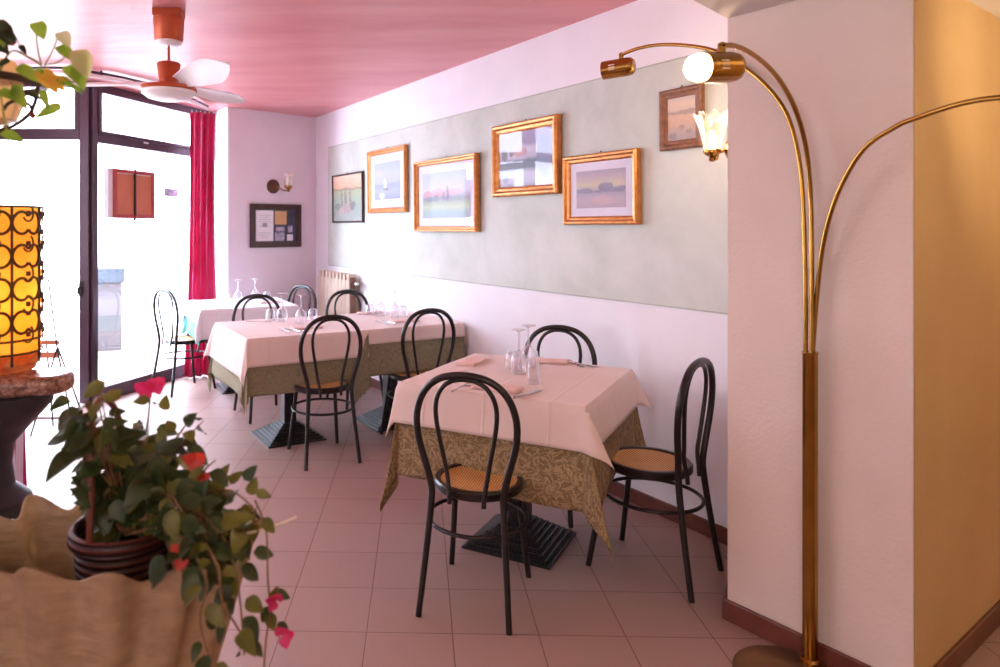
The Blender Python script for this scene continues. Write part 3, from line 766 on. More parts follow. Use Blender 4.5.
def make_napkin():
    m = MB(); nx, ny = 14, 10
    for lay in range(3):
        z0 = 0.001 + lay * 0.0035; b = len(m.v)
        for j in range(ny + 1):
            for i in range(nx + 1):
                u = i / nx - 0.5; v = j / ny - 0.5
                m.v.append((u * (0.20 - 0.006 * lay), v * (0.105 - 0.004 * lay), z0 + 0.0022 * sin(u * 9 + lay) * cos(v * 7) + 0.002))
        for j in range(ny):
            for i in range(nx):
                a = b + j * (nx + 1) + i; m.f.append((a, a + 1, a + nx + 2, a + nx + 1))
    return m.build('folded_napkin', M['napkin'], solid=0.0025)
fk = make_fork(); kn = make_knife(); nk = make_napkin()
tag(fk, '', 'fork', 'forks laid on the tables'); tag(kn, '', 'knife', 'knives laid on the tables'); tag(nk, '', 'napkin', 'folded pink napkins')
def place(proto_, used, spots):
    for i, (x, y, a, lab) in enumerate(spots):
        o = proto_ if i == 0 else copy_tree(proto_)
        o.location = (x, y, ZT + 0.0005); o.rotation_euler = (0, 0, a); o['label'] = lab
t1n = T1r
place(fk, 0, [(0.262, 2.915, t1n, 'fork by the front chair, left of the napkin on the front table'),
              (0.86, 3.40, t1n + pi + 0.6, 'fork crossing a knife on the far right of the front table'),
              (-0.735, 4.50, A2, 'fork on the near side of the left joined table'),
              (-0.115, 4.87, A2, 'fork on the near side of the right joined table'),
              (-0.30, 5.40, A2 + pi - 0.5, 'fork on the far side of the right joined table'),
              (-0.99, 4.93, A2 + 1.0, 'fork on the far left of the left joined table'),
              (-1.60, 6.02, A4 + 1.4, 'fork on the left of the window table')])
place(kn, 0, [(0.518, 2.80, t1n - 0.25, 'knife by the front chair, right of the napkin on the front table'),
              (0.885, 3.39, t1n + pi + 1.2, 'knife lying under a fork on the far right of the front table'),
              (-0.69, 4.52, A2 + 0.2, 'knife on the near side of the left joined table'),
              (-0.08, 4.89, A2 + 0.1, 'knife on the near side of the right joined table')])
place(nk, 0, [(0.405, 2.89, t1n, 'folded pink napkin by the front chair on the front table'),
              (0.74, 3.47, t1n + 0.1, 'folded pink napkin at the far side of the front table before the wall chair'),
              (-0.61, 4.63, A2, 'folded pink napkin on the near side of the left joined table'),
              (0.04, 4.95, A2, 'folded pink napkin on the near side of the right joined table'),
              (-0.22, 5.43, A2 + 0.2, 'folded pink napkin on the far side of the right joined table'),
              (-1.14, 6.20, A4, 'folded napkin on the right side of the window table'),
              (0.36, 3.45, t1n + pi / 2, 'folded pink napkin on the back left corner of the front table')])

# ------------------------------------------------------------------ pictures
def picture(label, t0, t1, z0, z1, fw, depth, fmat, pm, mat_border=0.0, glass=True, lean=0.012, group=None, nail=True, edge=None):
    """t0 > t1 distances along the picture wall (far, near)"""
    w = abs(t0 - t1); h = z1 - z0
    c = WP + WD * ((t0 + t1) / 2)
    root = thing('framed_picture', label, 'picture', c + WN * 0.008 + Vector((0, 0, z0)), RX, group)
    root.rotation_euler = (lean, 0, RX)
    hw = w / 2
    # mitred moulding from a small profile swept round the rectangle
    prof = [(0.0, 0.0), (0.0, -depth * 0.75), (fw * 0.18, -depth), (fw * 0.38, -depth * 0.95), (fw * 0.55, -depth * 0.62), (fw * 0.80, -depth * 0.55), (fw, -depth * 0.35), (fw, 0.0)]
    m = MB(); K = len(prof)
    for (sx, sz) in ((-1, 0), (1, 0), (1, 1), (-1, 1)):
        for (a, y) in prof:
            x = sx * (hw - a); z = (a if sz == 0 else h - a); m.v.append((x, y, z))
    for c4 in range(4):
        n4 = (c4 + 1) % 4
        for k in range(K):
            k2 = (k + 1) % K
            m.f.append((c4 * K + k, n4 * K + k, n4 * K + k2, c4 * K + k2))
    m.build('frame', fmat, root, smooth=False, bevel=0.0012)
    yb = -depth * 0.30
    iw, ih = hw - fw * 0.9, h / 2 - fw * 0.9
    if mat_border:
        MB().box(-iw, iw, yb, yb + 0.003, h / 2 - ih, h / 2 + ih).build('mount', M['paper'], root, smooth=False)
        pw, phh = iw - mat_border, ih - mat_border
    else: pw, phh = iw, ih
    m = MB(); m.v = [(-pw, yb - 0.002, h / 2 - phh), (pw, yb - 0.002, h / 2 - phh), (pw, yb - 0.002, h / 2 + phh), (-pw, yb - 0.002, h / 2 + phh)] + [(-pw, yb - 0.0, h / 2 - phh), (pw, yb, h / 2 - phh), (pw, yb, h / 2 + phh), (-pw, yb, h / 2 + phh)]
    m.f = [(0, 1, 2, 3), (7, 6, 5, 4), (0, 4, 5, 1), (1, 5, 6, 2), (2, 6, 7, 3), (3, 7, 4, 0)]
    m.uv = [(0, 0), (1, 0), (1, 1), (0, 1)] * 2
    m.build('painting', pm, root, smooth=False)
    MB().box(-hw + fw * 0.5, hw - fw * 0.5, -0.004, 0.0, fw * 0.5, h - fw * 0.5).build('backing', M['dark_wood'], root, smooth=False)
    if glass: MB().box(-iw, iw, yb - 0.007, yb - 0.005, h / 2 - ih, h / 2 + ih).build('glass_pane', M['pic_glass'], root, smooth=False)
    if nail: MB().tube([(-0.012, -0.004, h - 0.002), (0, -0.004, h + 0.012), (0.012, -0.004, h - 0.002)], 0.0025, 6).build('hanging_loop', M['black_wire'], root)
    return root
pm = painting('sunset_garden_painting', [(0.0, (150, 158, 150)), (0.25, (128, 148, 132)), (0.5, (138, 162, 128)), (0.66, (150, 160, 96)), (0.69, (96, 84, 60)), (0.73, (226, 164, 112)), (1.0, (236, 196, 160))],
              [(0.30, 0.45, 0.035, 0.20, (104, 76, 70)), (0.44, 0.48, 0.035, 0.22, (96, 66, 62)), (0.60, 0.48, 0.04, 0.25, (110, 82, 76)), (0.45, 0.27, 0.16, 0.10, (160, 120, 118)), (0.68, 0.33, 0.08, 0.08, (64, 62, 60)), (0.15, 0.33, 0.09, 0.07, (76, 98, 84)), (0.28, 0.2, 0.1, 0.08, (178, 142, 140))], 0.16, 0.6)
picture('thin dark framed sunset garden painting, leftmost on the green wall panel', 4.40, 3.712, 1.461, 1.931, 0.018, 0.022, M['dark_wood'], pm, 0, glass=False)
pm = painting('sailing_boat_painting', [(0.0, (136, 148, 170)), (0.22, (168, 182, 198)), (0.38, (150, 164, 182)), (0.45, (180, 190, 206)), (0.7, (190, 202, 222)), (1.0, (168, 188, 216))],
              [(0.42, 0.42, 0.035, 0.16, (232, 232, 196)), (0.47, 0.40, 0.03, 0.11, (240, 238, 226)), (0.46, 0.275, 0.10, 0.022, (92, 84, 74)), (0.30, 0.10, 0.12, 0.08, (206, 214, 228)), (0.2, 0.72, 0.12, 0.05, (214, 202, 216))], 0.15, 0.5)
picture('gilt framed small painting of a sailing boat, second from the left on the panel', 3.588, 2.894, 1.541, 2.088, 0.045, 0.034, M['gold'], pm, 0.075)
pm = painting('pink_village_painting', [(0.0, (150, 172, 180)), (0.12, (150, 186, 176)), (0.25, (186, 206, 156)), (0.36, (150, 172, 140)), (0.42, (150, 150, 158)), (0.6, (214, 216, 230)), (1.0, (176, 200, 230))],
              [(0.35, 0.55, 0.16, 0.10, (224, 176, 180)), (0.12, 0.52, 0.10, 0.08, (218, 160, 164)), (0.62, 0.55, 0.22, 0.07, (222, 186, 190)), (0.55, 0.52, 0.02, 0.17, (120, 110, 140)), (0.47, 0.47, 0.018, 0.10, (120, 116, 142)), (0.15, 0.42, 0.08, 0.06, (110, 132, 132)), (0.30, 0.44, 0.07, 0.07, (120, 138, 140)), (0.78, 0.42, 0.12, 0.06, (130, 146, 140))], 0.09, 0.35)
picture('gilt framed pale landscape with pink village, third from the left on the panel', 2.733, 1.891, 1.386, 1.927, 0.040, 0.045, M['gold'], pm, 0.065)
pm = painting('river_landscape_painting', [(0.0, (130, 138, 160)), (0.08, (208, 216, 232)), (0.26, (214, 222, 236)), (0.34, (110, 130, 138)), (0.46, (96, 112, 124)), (0.54, (196, 190, 212)), (0.68, (220, 214, 228)), (0.76, (164, 156, 192)), (1.0, (176, 166, 200))],
              [(0.40, 0.62, 0.14, 0.08, (206, 150, 146)), (0.10, 0.60, 0.06, 0.12, (84, 98, 104)), (0.24, 0.66, 0.05, 0.10, (110, 120, 112)), (0.85, 0.5, 0.13, 0.4, (120, 128, 168)), (0.12, 0.2, 0.05, 0.12, (170, 190, 206))], 0.11, 0.45)
picture('wide gold framed blue river landscape, highest of the large pictures in the middle', 1.709, 1.080, 1.614, 2.077, 0.062, 0.045, M['gold'], pm, 0)
pm = painting('purple_trees_painting', [(0.0, (176, 152, 166)), (0.2, (190, 170, 176)), (0.38, (170, 158, 176)), (0.5, (184, 176, 170)), (0.62, (216, 204, 160)), (0.8, (196, 176, 176)), (1.0, (168, 152, 168))],
              [(0.62, 0.54, 0.15, 0.12, (112, 100, 140)), (0.18, 0.48, 0.16, 0.06, (130, 126, 150)), (0.90, 0.48, 0.12, 0.09, (112, 104, 136)), (0.50, 0.43, 0.5, 0.03, (128, 120, 148)), (0.55, 0.20, 0.2, 0.12, (208, 172, 170))], 0.11, 0.45)
picture('wide gold framed painting of purple trees in a white mount, lowest right picture', 1.034, 0.490, 1.433, 1.820, 0.046, 0.04, M['gold'], pm, 0.05)
pm = painting('orange_field_painting', [(0.0, (120, 100, 112)), (0.18, (160, 132, 126)), (0.4, (198, 146, 104)), (0.58, (206, 158, 116)), (0.64, (120, 92, 84)), (0.70, (206, 178, 156)), (0.85, (220, 190, 158)), (1.0, (186, 172, 178))],
              [(0.75, 0.64, 0.3, 0.05, (140, 100, 86)), (0.2, 0.12, 0.12, 0.07, (96, 76, 92)), (0.5, 0.3, 0.10, 0.05, (132, 96, 84)), (0.75, 0.2, 0.10, 0.05, (110, 84, 90))], 0.18, 0.7)
picture('small carved brown framed field painting, rightmost beside the lit wall lamp', 0.361, 0.116, 1.790, 2.081, 0.046, 0.026, M['wood_frame'], pm, 0, glass=False)

# document frame on the back wall
RB = rot_to(BD)
c = CORNER - BD * 0.493
BN = Vector((BD.y, -BD.x, 0))
t = thing('document_frame', 'dark wooden frame with certificates on the narrow back wall', 'frame', c + BN * 0.004 + Vector((0, 0, 1.215)), RB)
m = frame_rects([(-0.295, -0.24, 0, 0.437), (0.24, 0.295, 0, 0.437), (-0.24, 0.24, 0, 0.055), (-0.24, 0.24, 0.382, 0.437)], -0.025, 0.0)
m.build('frame', M['dark_wood'], t, smooth=False, bevel=0.004)
MB().box(-0.24, 0.24, -0.006, 0.0, 0.055, 0.382).build('backing', M['blue_card'], t, smooth=False)
MB().box(-0.228, -0.03, -0.009, -0.006, 0.063, 0.372).build('certificate_sheet', M['paper'], t, smooth=False)
m = MB()
for k in range(11):
    if k in (3, 4): continue
    w_ = 0.07 if k % 3 else 0.05
    m.box(-0.129 - w_, -0.129 + w_, -0.0098, -0.009, 0.10 + k * 0.022, 0.1035 + k * 0.022)
m.box(-0.155, -0.105, -0.0098, -0.009, 0.205, 0.245)
m.build('printed_lines', M['grey_ink'], t, smooth=False)
MB().box(-0.012, 0.125, -0.009, -0.006, 0.23, 0.368).build('tan_card', M['tan_paper'], t, smooth=False)
MB().box(-0.012, 0.10, -0.009, -0.006, 0.065, 0.15).build('photo_print', M['lilac_photo'], t, smooth=False)
MB().box(0.0, 0.10, -0.009, -0.006, 0.16, 0.205).build('photo_print', M['lilac_photo'], t, smooth=False)
MB().box(0.13, 0.20, -0.009, -0.006, 0.065, 0.13).build('photo_print', M['paper'], t, smooth=False)
MB().box(0.14, 0.195, -0.009, -0.006, 0.15, 0.22).build('photo_print', M['lilac_photo'], t, smooth=False)

# ------------------------------------------------------------------ wall lamps
def sconce(label, p, rz, lit, out=0.11, side=0.0):
    t = thing('wall_lamp', label, 'wall lamp', p, rz)
    MB().lathe([(0.058, 0.0), (0.056, 0.008), (0.040, 0.014), (0.030, 0.022), (0.012, 0.028), (0.001, 0.03)], 28, Matrix.Rotation(pi / 2, 4, 'X')).build('backplate', varied('dark_bronze', (84, 56, 46), (110, 76, 60), 14, 0.35, 0.7) if not lit else M['brass'], t)
    pts = smooth_path([(0, -0.02, 0.0), (side * 0.3, -0.05, -0.012), (side * 0.7, -out * 0.8, -0.035), (side, -out, -0.028), (side, -out, -0.005)], 6)
    MB().tube(pts, 0.006, 10).build('arm', M['brass'], t)
    B = Matrix.Translation((side, -out, -0.015))
    MB().lathe([(0.006, -0.03), (0.014, -0.024), (0.010, -0.012), (0.024, -0.004), (0.034, 0.006), (0.034, 0.016), (0.026, 0.02)], 24, B).build('cup', M['brass'], t)
    m = MB(); segs = 40
    prof = [(0.027, 0.012), (0.032, 0.03), (0.037, 0.06), (0.046, 0.10), (0.057, 0.138), (0.064, 0.158)] if lit else [(0.030, 0.012), (0.034, 0.03), (0.036, 0.06), (0.038, 0.09), (0.042, 0.112), (0.044, 0.118)]
    for (r, z) in prof:
        for j in range(segs):
            a = 2 * pi * j / segs; k = (z / 0.13) ** 2
            rr = r * (1 + 0.10 * k * sin(8 * a)); m.v.append((rr * cos(a) + side, rr * sin(a) - out, z - 0.015 + 0.006 * k * sin(8 * a)))
    for i in range(len(prof) - 1):
        for j in range(segs):
            m.f.append((i * segs + j, i * segs + (j + 1) % segs, (i + 1) * segs + (j + 1) % segs, (i + 1) * segs + j))
    m.build('glass_shade', M['shade_glass'], t, solid=0.003)
    MB().lathe([(0.008, 0.0), (0.010, 0.02), (0.016, 0.045), (0.014, 0.07), (0.006, 0.09), (0.001, 0.095)], 16, B).build('bulb', M['bulb_small'] if lit else M['white_enamel'], t)
    if lit:
        l = bpy.data.lights.new('wall_lamp_light', 'POINT'); l.energy = 3.5; l.color = (1, 0.74, 0.45); l.shadow_soft_size = 0.03
        lo = bpy.data.objects.new('wall_lamp_light', l); COL.objects.link(lo); lo.parent = t; lo.location = (side, -out, 0.20)
    return t
c = CORNER - BD * 0.52
sconce('unlit wall lamp with glass cup above the document frame', c + BN * 0.002 + Vector((0, 0, 1.83)), RB, False, 0.12, 0.07).scale = (1.25, 1.25, 1.25)
fd = flank.normalized(); fn = Vector((-fd.y, fd.x, 0))
c = P0 + fd * 0.25
sconce('lit wall lamp with pressed glass shade beside the rightmost picture', c + fn * 0.002 + Vector((0, 0, 1.725)), rot_to(fn) + pi / 2, True, 0.072)

# ------------------------------------------------------------------ radiator
t0_, t1_ = 3.80, 4.56
cR = WP + WD * t0_
t = thing('radiator', 'cream column radiator on the picture wall near the back corner', 'radiator', cR + WN * 0.02, rot_to(WD))
NS = 9; stp = (t1_ - t0_) / NS
for k in range(NS):
    x0 = k * stp; m = MB()
    m.box(x0 + 0.004, x0 + stp - 0.003, 0.085, 0.098, 0.16, 0.93)      # front blade
    m.box(x0 + stp / 2 - 0.012, x0 + stp / 2 + 0.012, 0.02, 0.088, 0.18, 0.955)
    m.box(x0 + 0.01, x0 + stp - 0.01, 0.012, 0.022, 0.18, 0.95)
    # arched head of the section
    m.prism([(0, 0)] * 3, 0, 0) if False else None
    m.box(x0 + 0.022, x0 + stp - 0.022, 0.015, 0.095, 0.93, 0.985)
    m.build('radiator_section', M['radiator'], t, smooth=False, bevel=0.004)
m = MB()
for z in (0.20, 0.90): m.tube([(-0.02, 0.055, z), (NS * stp + 0.02, 0.055, z)], 0.018, 12)
m.box(0.01, NS * stp - 0.01, 0.03, 0.083, 0.2, 0.955)
m.build('header_pipe', M['radiator_dark'], t, smooth=False)
m = MB().lathe([(0.016, 0), (0.018, 0.01), (0.018, 0.045), (0.012, 0.055)], 16, Matrix.Translation((-0.04, 0.055, 0.90)) @ Matrix.Rotation(-pi / 2, 4, 'Y'))
m.build('valve', M['chrome'], t)

# ------------------------------------------------------------------ ceiling fan
t = thing('ceiling_fan', 'ceiling fan with copper body and three white blades', 'ceiling fan', (-1.23, 3.74, 2.10))
h = 0.48
MB().box(-0.075, 0.075, -0.045, 0.045, h - 0.04, h).build('ceiling_plate', M['fan_copper'], t, smooth=False, bevel=0.004)
MB().lathe([(0.060, h - 0.04), (0.080, h - 0.045), (0.080, h - 0.055), (0.074, h - 0.165), (0.070, h - 0.170)], 36).build('canopy', M['fan_copper'], t)
MB().lathe([(0.068, h - 0.170), (0.066, h - 0.182), (0.050, h - 0.191), (0.006, h - 0.193)], 36).build('canopy_cap', M['white_enamel'], t)
MB().lathe([(0.007, h - 0.28), (0.007, h - 0.18)], 12).build('rod', M['fan_copper'], t)
MB().lathe([(0.045, 0.20), (0.058, 0.195), (0.062, 0.188), (0.048, 0.085), (0.050, 0.07)], 36).build('motor_body', M['fan_copper'], t)
MB().lathe([(0.05, 0.082), (0.10, 0.078), (0.142, 0.066), (0.147, 0.052), (0.142, 0.045)], 44).build('motor_rim', M['fan_copper'], t)
MB().lathe([(0.140, 0.046), (0.138, 0.030), (0.110, 0.008), (0.06, -0.004), (0.004, -0.008)], 44).build('dome_cover', M['white_enamel'], t)
for ang, pitch in ((-46, -0.75), (62, -0.3), (177, -0.12)):
    m = MB(); nx = 22; ny = 6
    for side in (0, 1):
        for i in range(nx + 1):
            s = i / nx; x = 0.10 + s * 0.52
            wd = 0.028 + 0.034 * sin(min(1, s * 1.15) * pi * 0.62)
            if s > 0.6: wd *= max(0.03, (1 - ((s - 0.6) / 0.4) ** 2) ** 0.8)
            for j in range(ny + 1):
                v = (j / ny * 2 - 1)
                m.v.append((x, v * wd, 0.085 + v * wd * pitch + 0.012 * (1 - v * v) - side * 0.005))
    NN = (nx + 1) * (ny + 1)
    for i in range(nx):
        for j in range(ny):
            a = i * (ny + 1) + j; m.f.append((a, a + ny + 1, a + ny + 2, a + 1)); m.f.append((NN + a, NN + a + 1, NN + a + ny + 2, NN + a + ny + 1))
    for i in range(nx):
        for jj in (0, ny):
            a = i * (ny + 1) + jj; q = (a, a + ny + 1, NN + a + ny + 1, NN + a); m.f.append(q if jj else tuple(reversed(q)))
    bl = m.build('blade', M['blade'], t, rz=radians(ang))

# ------------------------------------------------------------------ arc floor lamp
LP = Vector((1.326, 2.258, 0))
t = thing('arc_floor_lamp', 'tall brass three-armed arc floor lamp standing before the pier', 'floor lamp', LP)
bc = Vector((-0.102, -0.063, 0))
MB().lathe([(0.160, 0.0), (0.163, 0.006), (0.160, 0.014), (0.13, 0.019), (0.06, 0.022), (0.002, 0.023)], 56, Matrix.Translation(bc)).build('base', varied('dull_brass_base', (120, 86, 52), (150, 112, 70), 6, 0.28, 0.9), t)
MB().lathe([(0.030, 0.018), (0.030, 0.026), (0.0225, 0.032), (0.0225, 1.01), (0.024, 1.012), (0.024, 1.018), (0.004, 1.02)], 28).build('pole', M['brass'], t)
def arm_path(prof, d, start):
    d = Vector((d[0], d[1], 0)).normalized()
    return smooth_path([Vector(start) + Vector((0, 0, 1.0))] + [Vector(start) * max(0, 1 - k * 0.25) + d * s + Vector((0, 0, z)) for k, (s, z) in enumerate(prof)], 6)
dA = (-0.392, 0.737); dB = (-0.492, -0.463); dC = (0.22, -0.97)
pA = arm_path([(0.0, 1.20), (0.012, 1.50), (0.034, 1.67), (0.077, 1.80), (0.149, 1.90), (0.232, 1.98), (0.342, 2.06), (0.456, 2.108), (0.60, 2.146), (0.72, 2.158), (0.812, 2.152)], dA, (-0.010, 0.008, 0))
pB = arm_path([(0.0, 1.20), (0.006, 1.50), (0.048, 1.67), (0.141, 1.78), (0.254, 1.845), (0.375, 1.88), (0.50, 1.896), (0.61, 1.896), (0.69, 1.882)], dB, (0.0, -0.010, 0))
pC = arm_path([(0.018, 1.20), (0.048, 1.38), (0.106, 1.53), (0.195, 1.648), (0.30, 1.70), (0.362, 1.716), (0.49, 1.735), (0.60, 1.730), (0.70, 1.70), (0.80, 1.63)], dC, (0.010, 0.004, 0))
for pth in (pA, pB, pC):
    MB().tube(pth, 0.0072, 10).build('arm', M['brass'], t)
def lamp_head(p, axis, lit, strength=1.0):
    """shade cylinder hung from joint p with its open mouth along axis"""
    h_ = empty('lamp_head', p); h_.parent = t
    q = Vector(axis).normalized().to_track_quat('Z', 'Y').to_matrix().to_4x4()
    q = Matrix.Translation(Vector((0, 0, -0.055)) + Vector(axis).normalized() * 0.018) @ q
    MB().lathe([(0.004, -0.075), (0.026, -0.073), (0.036, -0.062), (0.039, -0.045), (0.039, 0.060), (0.037, 0.060), (0.036, -0.04), (0.004, -0.05)], 36, q).build('shade', M['brass'], h_)
    MB().lathe([(0.010, -0.006), (0.010, 0.022)], 14, Matrix.Translation((0, 0, -0.02))).build('joint', M['brass'], h_)
    m = MB().tube([(0, 0, 0.0), (0, 0, -0.02)], 0.005, 8); m.lathe([(0.003, -0.009), (0.010, -0.004), (0.010, 0.006), (0.003, 0.01)], 14)
    m.build('swivel', M['brass'], h_)
    m = MB()
    for k in range(3):
        m.box(-0.002, 0.002, -0.0405, -0.038, 0.0, 0.026, q @ Matrix.Rotation(radians(200), 4, 'Z') @ Matrix.Rotation(radians(-14 + k * 14), 4, 'Z'))
        m.box(-0.002, 0.002, -0.0405, -0.038, 0.0, 0.026, q @ Matrix.Rotation(radians(90), 4, 'Z') @ Matrix.Rotation(radians(-14 + k * 14), 4, 'Z'))
    m.build('vent_slots', M['mirror_cup'], h_, smooth=False)
    pr = [(0.014, 0.0), (0.016, 0.02), (0.030, 0.040), (0.035, 0.060), (0.030, 0.082), (0.016, 0.094), (0.001, 0.097)]
    if not lit: pr = [(r_ * 0.8, z_ - 0.045) for r_, z_ in pr]
    MB().lathe(pr, 24, q).build('bulb', M['bulb'] if lit else M['white_enamel'], h_)
    if lit:
        l = bpy.data.lights.new('lamp_light', 'SPOT'); l.energy = 26 * strength; l.color = (1, 0.76, 0.46); l.shadow_soft_size = 0.035; l.spot_size = radians(150); l.spot_blend = 0.8
        lo = bpy.data.objects.new('lamp_light', l); COL.objects.link(lo); lo.parent = h_
        lo.location = q @ Vector((0, 0, 0.10)); lo.rotation_euler = (-Vector(axis)).to_track_quat('Z', 'Y').to_euler()
    return h_
lamp_head(pA[-1], (-0.80, 0.55, -0.04), False)
lamp_head(pB[-1], (-0.90, -0.42, -0.10), True)
lamp_head(pC[-1], (0.80, 0.15, 0.35), True, 3.0)

# ------------------------------------------------------------------ lamp on the marble-topped pedestal
SLZ = 1.037
e0 = Vector((-0.838, 1.80, 0)); ed = Vector((-0.93, -0.36, 0)).normalized(); en = Vector((-0.36, 0.93, 0)).normalized()
t = thing('marble_pedestal', 'dark turned pedestal with a speckled marble slab at the left edge', 'pedestal', (-1.10, 1.80, 0), 0)
off = Vector((-1.10, 1.80, 0))
# slab outline with rounded right end
poly = []; dep = 0.15
cc = e0 + ed * 0.05 + en * (dep / 2)
for k in range(13):
    a = -pi / 2 + pi * k / 12
    q = cc + (-ed) * (cos(a) * 0.05) + en * (sin(a) * dep / 2); poly.append((q.x - off.x, q.y - off.y))
q = cc + ed * 0.55 + en * (dep / 2); poly.append((q.x - off.x, q.y - off.y)); q = cc + ed * 0.55 - en * (dep / 2); poly.append((q.x - off.x, q.y - off.y))
o = MB().prism(poly, SLZ - 0.048, SLZ).build('marble_slab', M['marble'], t, smooth=False)
b = o.modifiers.new('bevel', 'BEVEL'); b.width = 0.018; b.segments = 4; b.limit_method = 'ANGLE'; b.angle_limit = radians(50)
MB().lathe([(0.16, 0.0), (0.16, 0.04), (0.10, 0.07), (0.07, 0.12), (0.05, 0.2), (0.05, 0.45), (0.085, 0.56), (0.105, 0.66), (0.10, 0.71), (0.06, 0.745), (0.052, 0.80), (0.060, 0.855), (0.10, 0.90), (0.150, 0.955), (0.155, SLZ - 0.048)], 40, Matrix.Translation((0.03, 0.03, 0))).build('turned_column', M['pedestal'], t)

LX, LY = -1.087, 1.885
t = thing('scrollwork_lamp', 'glowing amber glass table lamp with black iron scrolls on the marble slab', 'table lamp', (LX, LY, SLZ))
m = MB().lathe([(0.103, 0.045), (0.108, 0.06), (0.108, 0.436), (0.106, 0.438)], 48, closed=False)
m.build('amber_cylinder', M['amber'], t, solid=0.004)
MB().lathe([(0.098, 0.0), (0.100, 0.006), (0.088, 0.016), (0.094, 0.035), (0.102, 0.045), (0.085, 0.05), (0.02, 0.04)], 40).build('base', translucent('amber_base', (190, 110, 70), (226, 150, 100), 30, 0.4), t)
m = MB(); R = 0.114
def onc(th, z): return (R * cos(th), R * sin(th), z)
for z in (0.050, 0.085, 0.437): m.tube([onc(2 * pi * k / 48, z) for k in range(48)], 0.0032, 6, closed=True)
nb = 8; phase = radians(-41)
for b_ in range(nb):
    th0 = phase + 2 * pi * b_ / nb; hwid = pi / nb
    m.tube([onc(th0, 0.02), onc(th0, 0.437)], 0.0034, 6)
    for sgn in (-1, 1):
        for k in range(4):
            z0 = 0.09 + k * 0.087
            pts = []
            for q_ in range(22):        # S scroll: outward bulge curling in at both ends
                s = q_ / 21; a_ = (s - 0.5) * 4.6
                rad_ = 0.030 * (1 - 0.35 * abs(s - 0.5) * 2)
                pts.append(onc(th0 + sgn * (0.004 + (0.042 - rad_ * cos(a_) - 0.012) / R), z0 + 0.043 + rad_ * 1.25 * sin(a_)))
            m.tube(pts, 0.0040, 6)
    thm = th0 + hwid
    for k in range(5):
        z0 = 0.10 + k * 0.08
        m.tube([onc(thm, z0 - 0.006), onc(thm, z0 + 0.006)], 0.006, 8)
        m.tube([onc(thm + 0.15 * cos(a_), z0 + 0.022 * sin(a_)) for a_ in [x_ * 0.45 - 2.6 for x_ in range(9)]], 0.0026, 6)
m.build('iron_scrolls', M['purple_iron'], t)
for b_ in range(nb):
    a_ = phase + 2 * pi * b_ / nb
    MB().lathe([(0.001, 0.0), (0.012, 0.006), (0.014, 0.014), (0.009, 0.022), (0.001, 0.026)], 14, Matrix.Translation((0.10 * cos(a_), 0.10 * sin(a_), 0.012))).build('bead', varied('wooden_bead', (190, 110, 60), (212, 136, 84), 20, 0.4) if b_ == 0 else bpy.data.materials['wooden_bead'], t)
MB().lathe([(0.001, 0.15), (0.018, 0.158), (0.026, 0.18), (0.018, 0.205), (0.001, 0.215)], 18).build('bulb', M['bulb_amber'], t)

# cloth bundle behind the pedestal
m = MB(); NV, NU = 20, 60
for j in range(NV + 1):
    z = 0.85 * j / NV
    for i in range(NU):
        a = 2 * pi * i / NU; rr = (0.115 + 0.02 * (1 - j / NV)) * (1 + 0.10 * sin(9 * a + z))
        if j == NV: rr *= 0.2
        m.v.append((rr * cos(a), rr * sin(a), z))
for j in range(NV):
    for i in range(NU): m.f.append((j * NU + i, j * NU + (i + 1) % NU, (j + 1) * NU + (i + 1) % NU, (j + 1) * NU + i))
m.f.append(tuple(reversed(range(NU)))); m.f.append(tuple(NV * NU + i for i in range(NU)))
tag(m.build('cloth_bundle', M['stripe'], loc=(-1.99, 3.45, 0)), 'magenta and white striped cloth bundle standing behind the dark pedestal', 'cloth')

# ------------------------------------------------------------------ leaves
def leaf_mesh(mb, p, d, up, L, Wd, bend=0.25, heart=0.0):
    d = Vector(d).normalized(); up = Vector(up); s = d.cross(up)
    if s.length < 1e-4: s = d.orthogonal()
    s.normalize(); nn = s.cross(d).normalized(); b = len(mb.v); p = Vector(p)
    rows = 7
    for i in range(rows + 1):
        u = i / rows
        w = Wd * 0.5 * (sin(pi * u ** 0.72) ** 0.85 if 0 < u < 1 else 0.0)
        c = p + d * (L * u) - nn * (bend * L * u * u)
        back = -d * (heart * L * (1 - u) ** 3)
        mb.v.append(tuple(c + s * w + nn * w * 0.28 + (back if i else Vector((0, 0, 0))))); mb.v.append(tuple(c)); mb.v.append(tuple(c - s * w + nn * w * 0.28 + (back if i else Vector((0, 0, 0)))))
    for i in range(rows):
        a = b + i * 3; mb.f.append((a, a + 1, a + 4, a + 3)); mb.f.append((a + 1, a + 2, a + 5, a + 4))

# ------------------------------------------------------------------ big fluted planter on its plinth
PC = Vector((-0.555, 1.31, 0))
t = thing('fluted_planter', 'large cream fluted ceramic planter with wavy rim in the left foreground', 'planter', (PC.x, PC.y, 0.42))
m = MB(); SEG = 168
outer = [(0.55, 0.0), (0.60, 0.02), (0.66, 0.10), (0.76, 0.20), (0.86, 0.30), (0.94, 0.38), (1.0, 0.415), (1.015, 0.425)]
inner = [(0.985, 0.425), (0.95, 0.405), (0.86, 0.32), (0.74, 0.20), (0.60, 0.12), (0.3, 0.115)]
prof = outer + inner
for ip, (k_, z) in enumerate(prof):
    for j in range(SEG):
        a = 2 * pi * j / SEG
        fl_ = sin(14 * a + 0.6) * 0.5 + 0.5
        amp = 0.085 * (z / 0.42) ** 0.6
        kk = k_ * (1 + amp * (fl_ - 0.5) * 2)
        zz = z + (0.015 * sin(14 * a + 0.6) + 0.009 * sin(3 * a + 1.0)) * (z / 0.425) ** 3
        m.v.append((0.275 * kk * cos(a), 0.165 * kk * sin(a), zz))
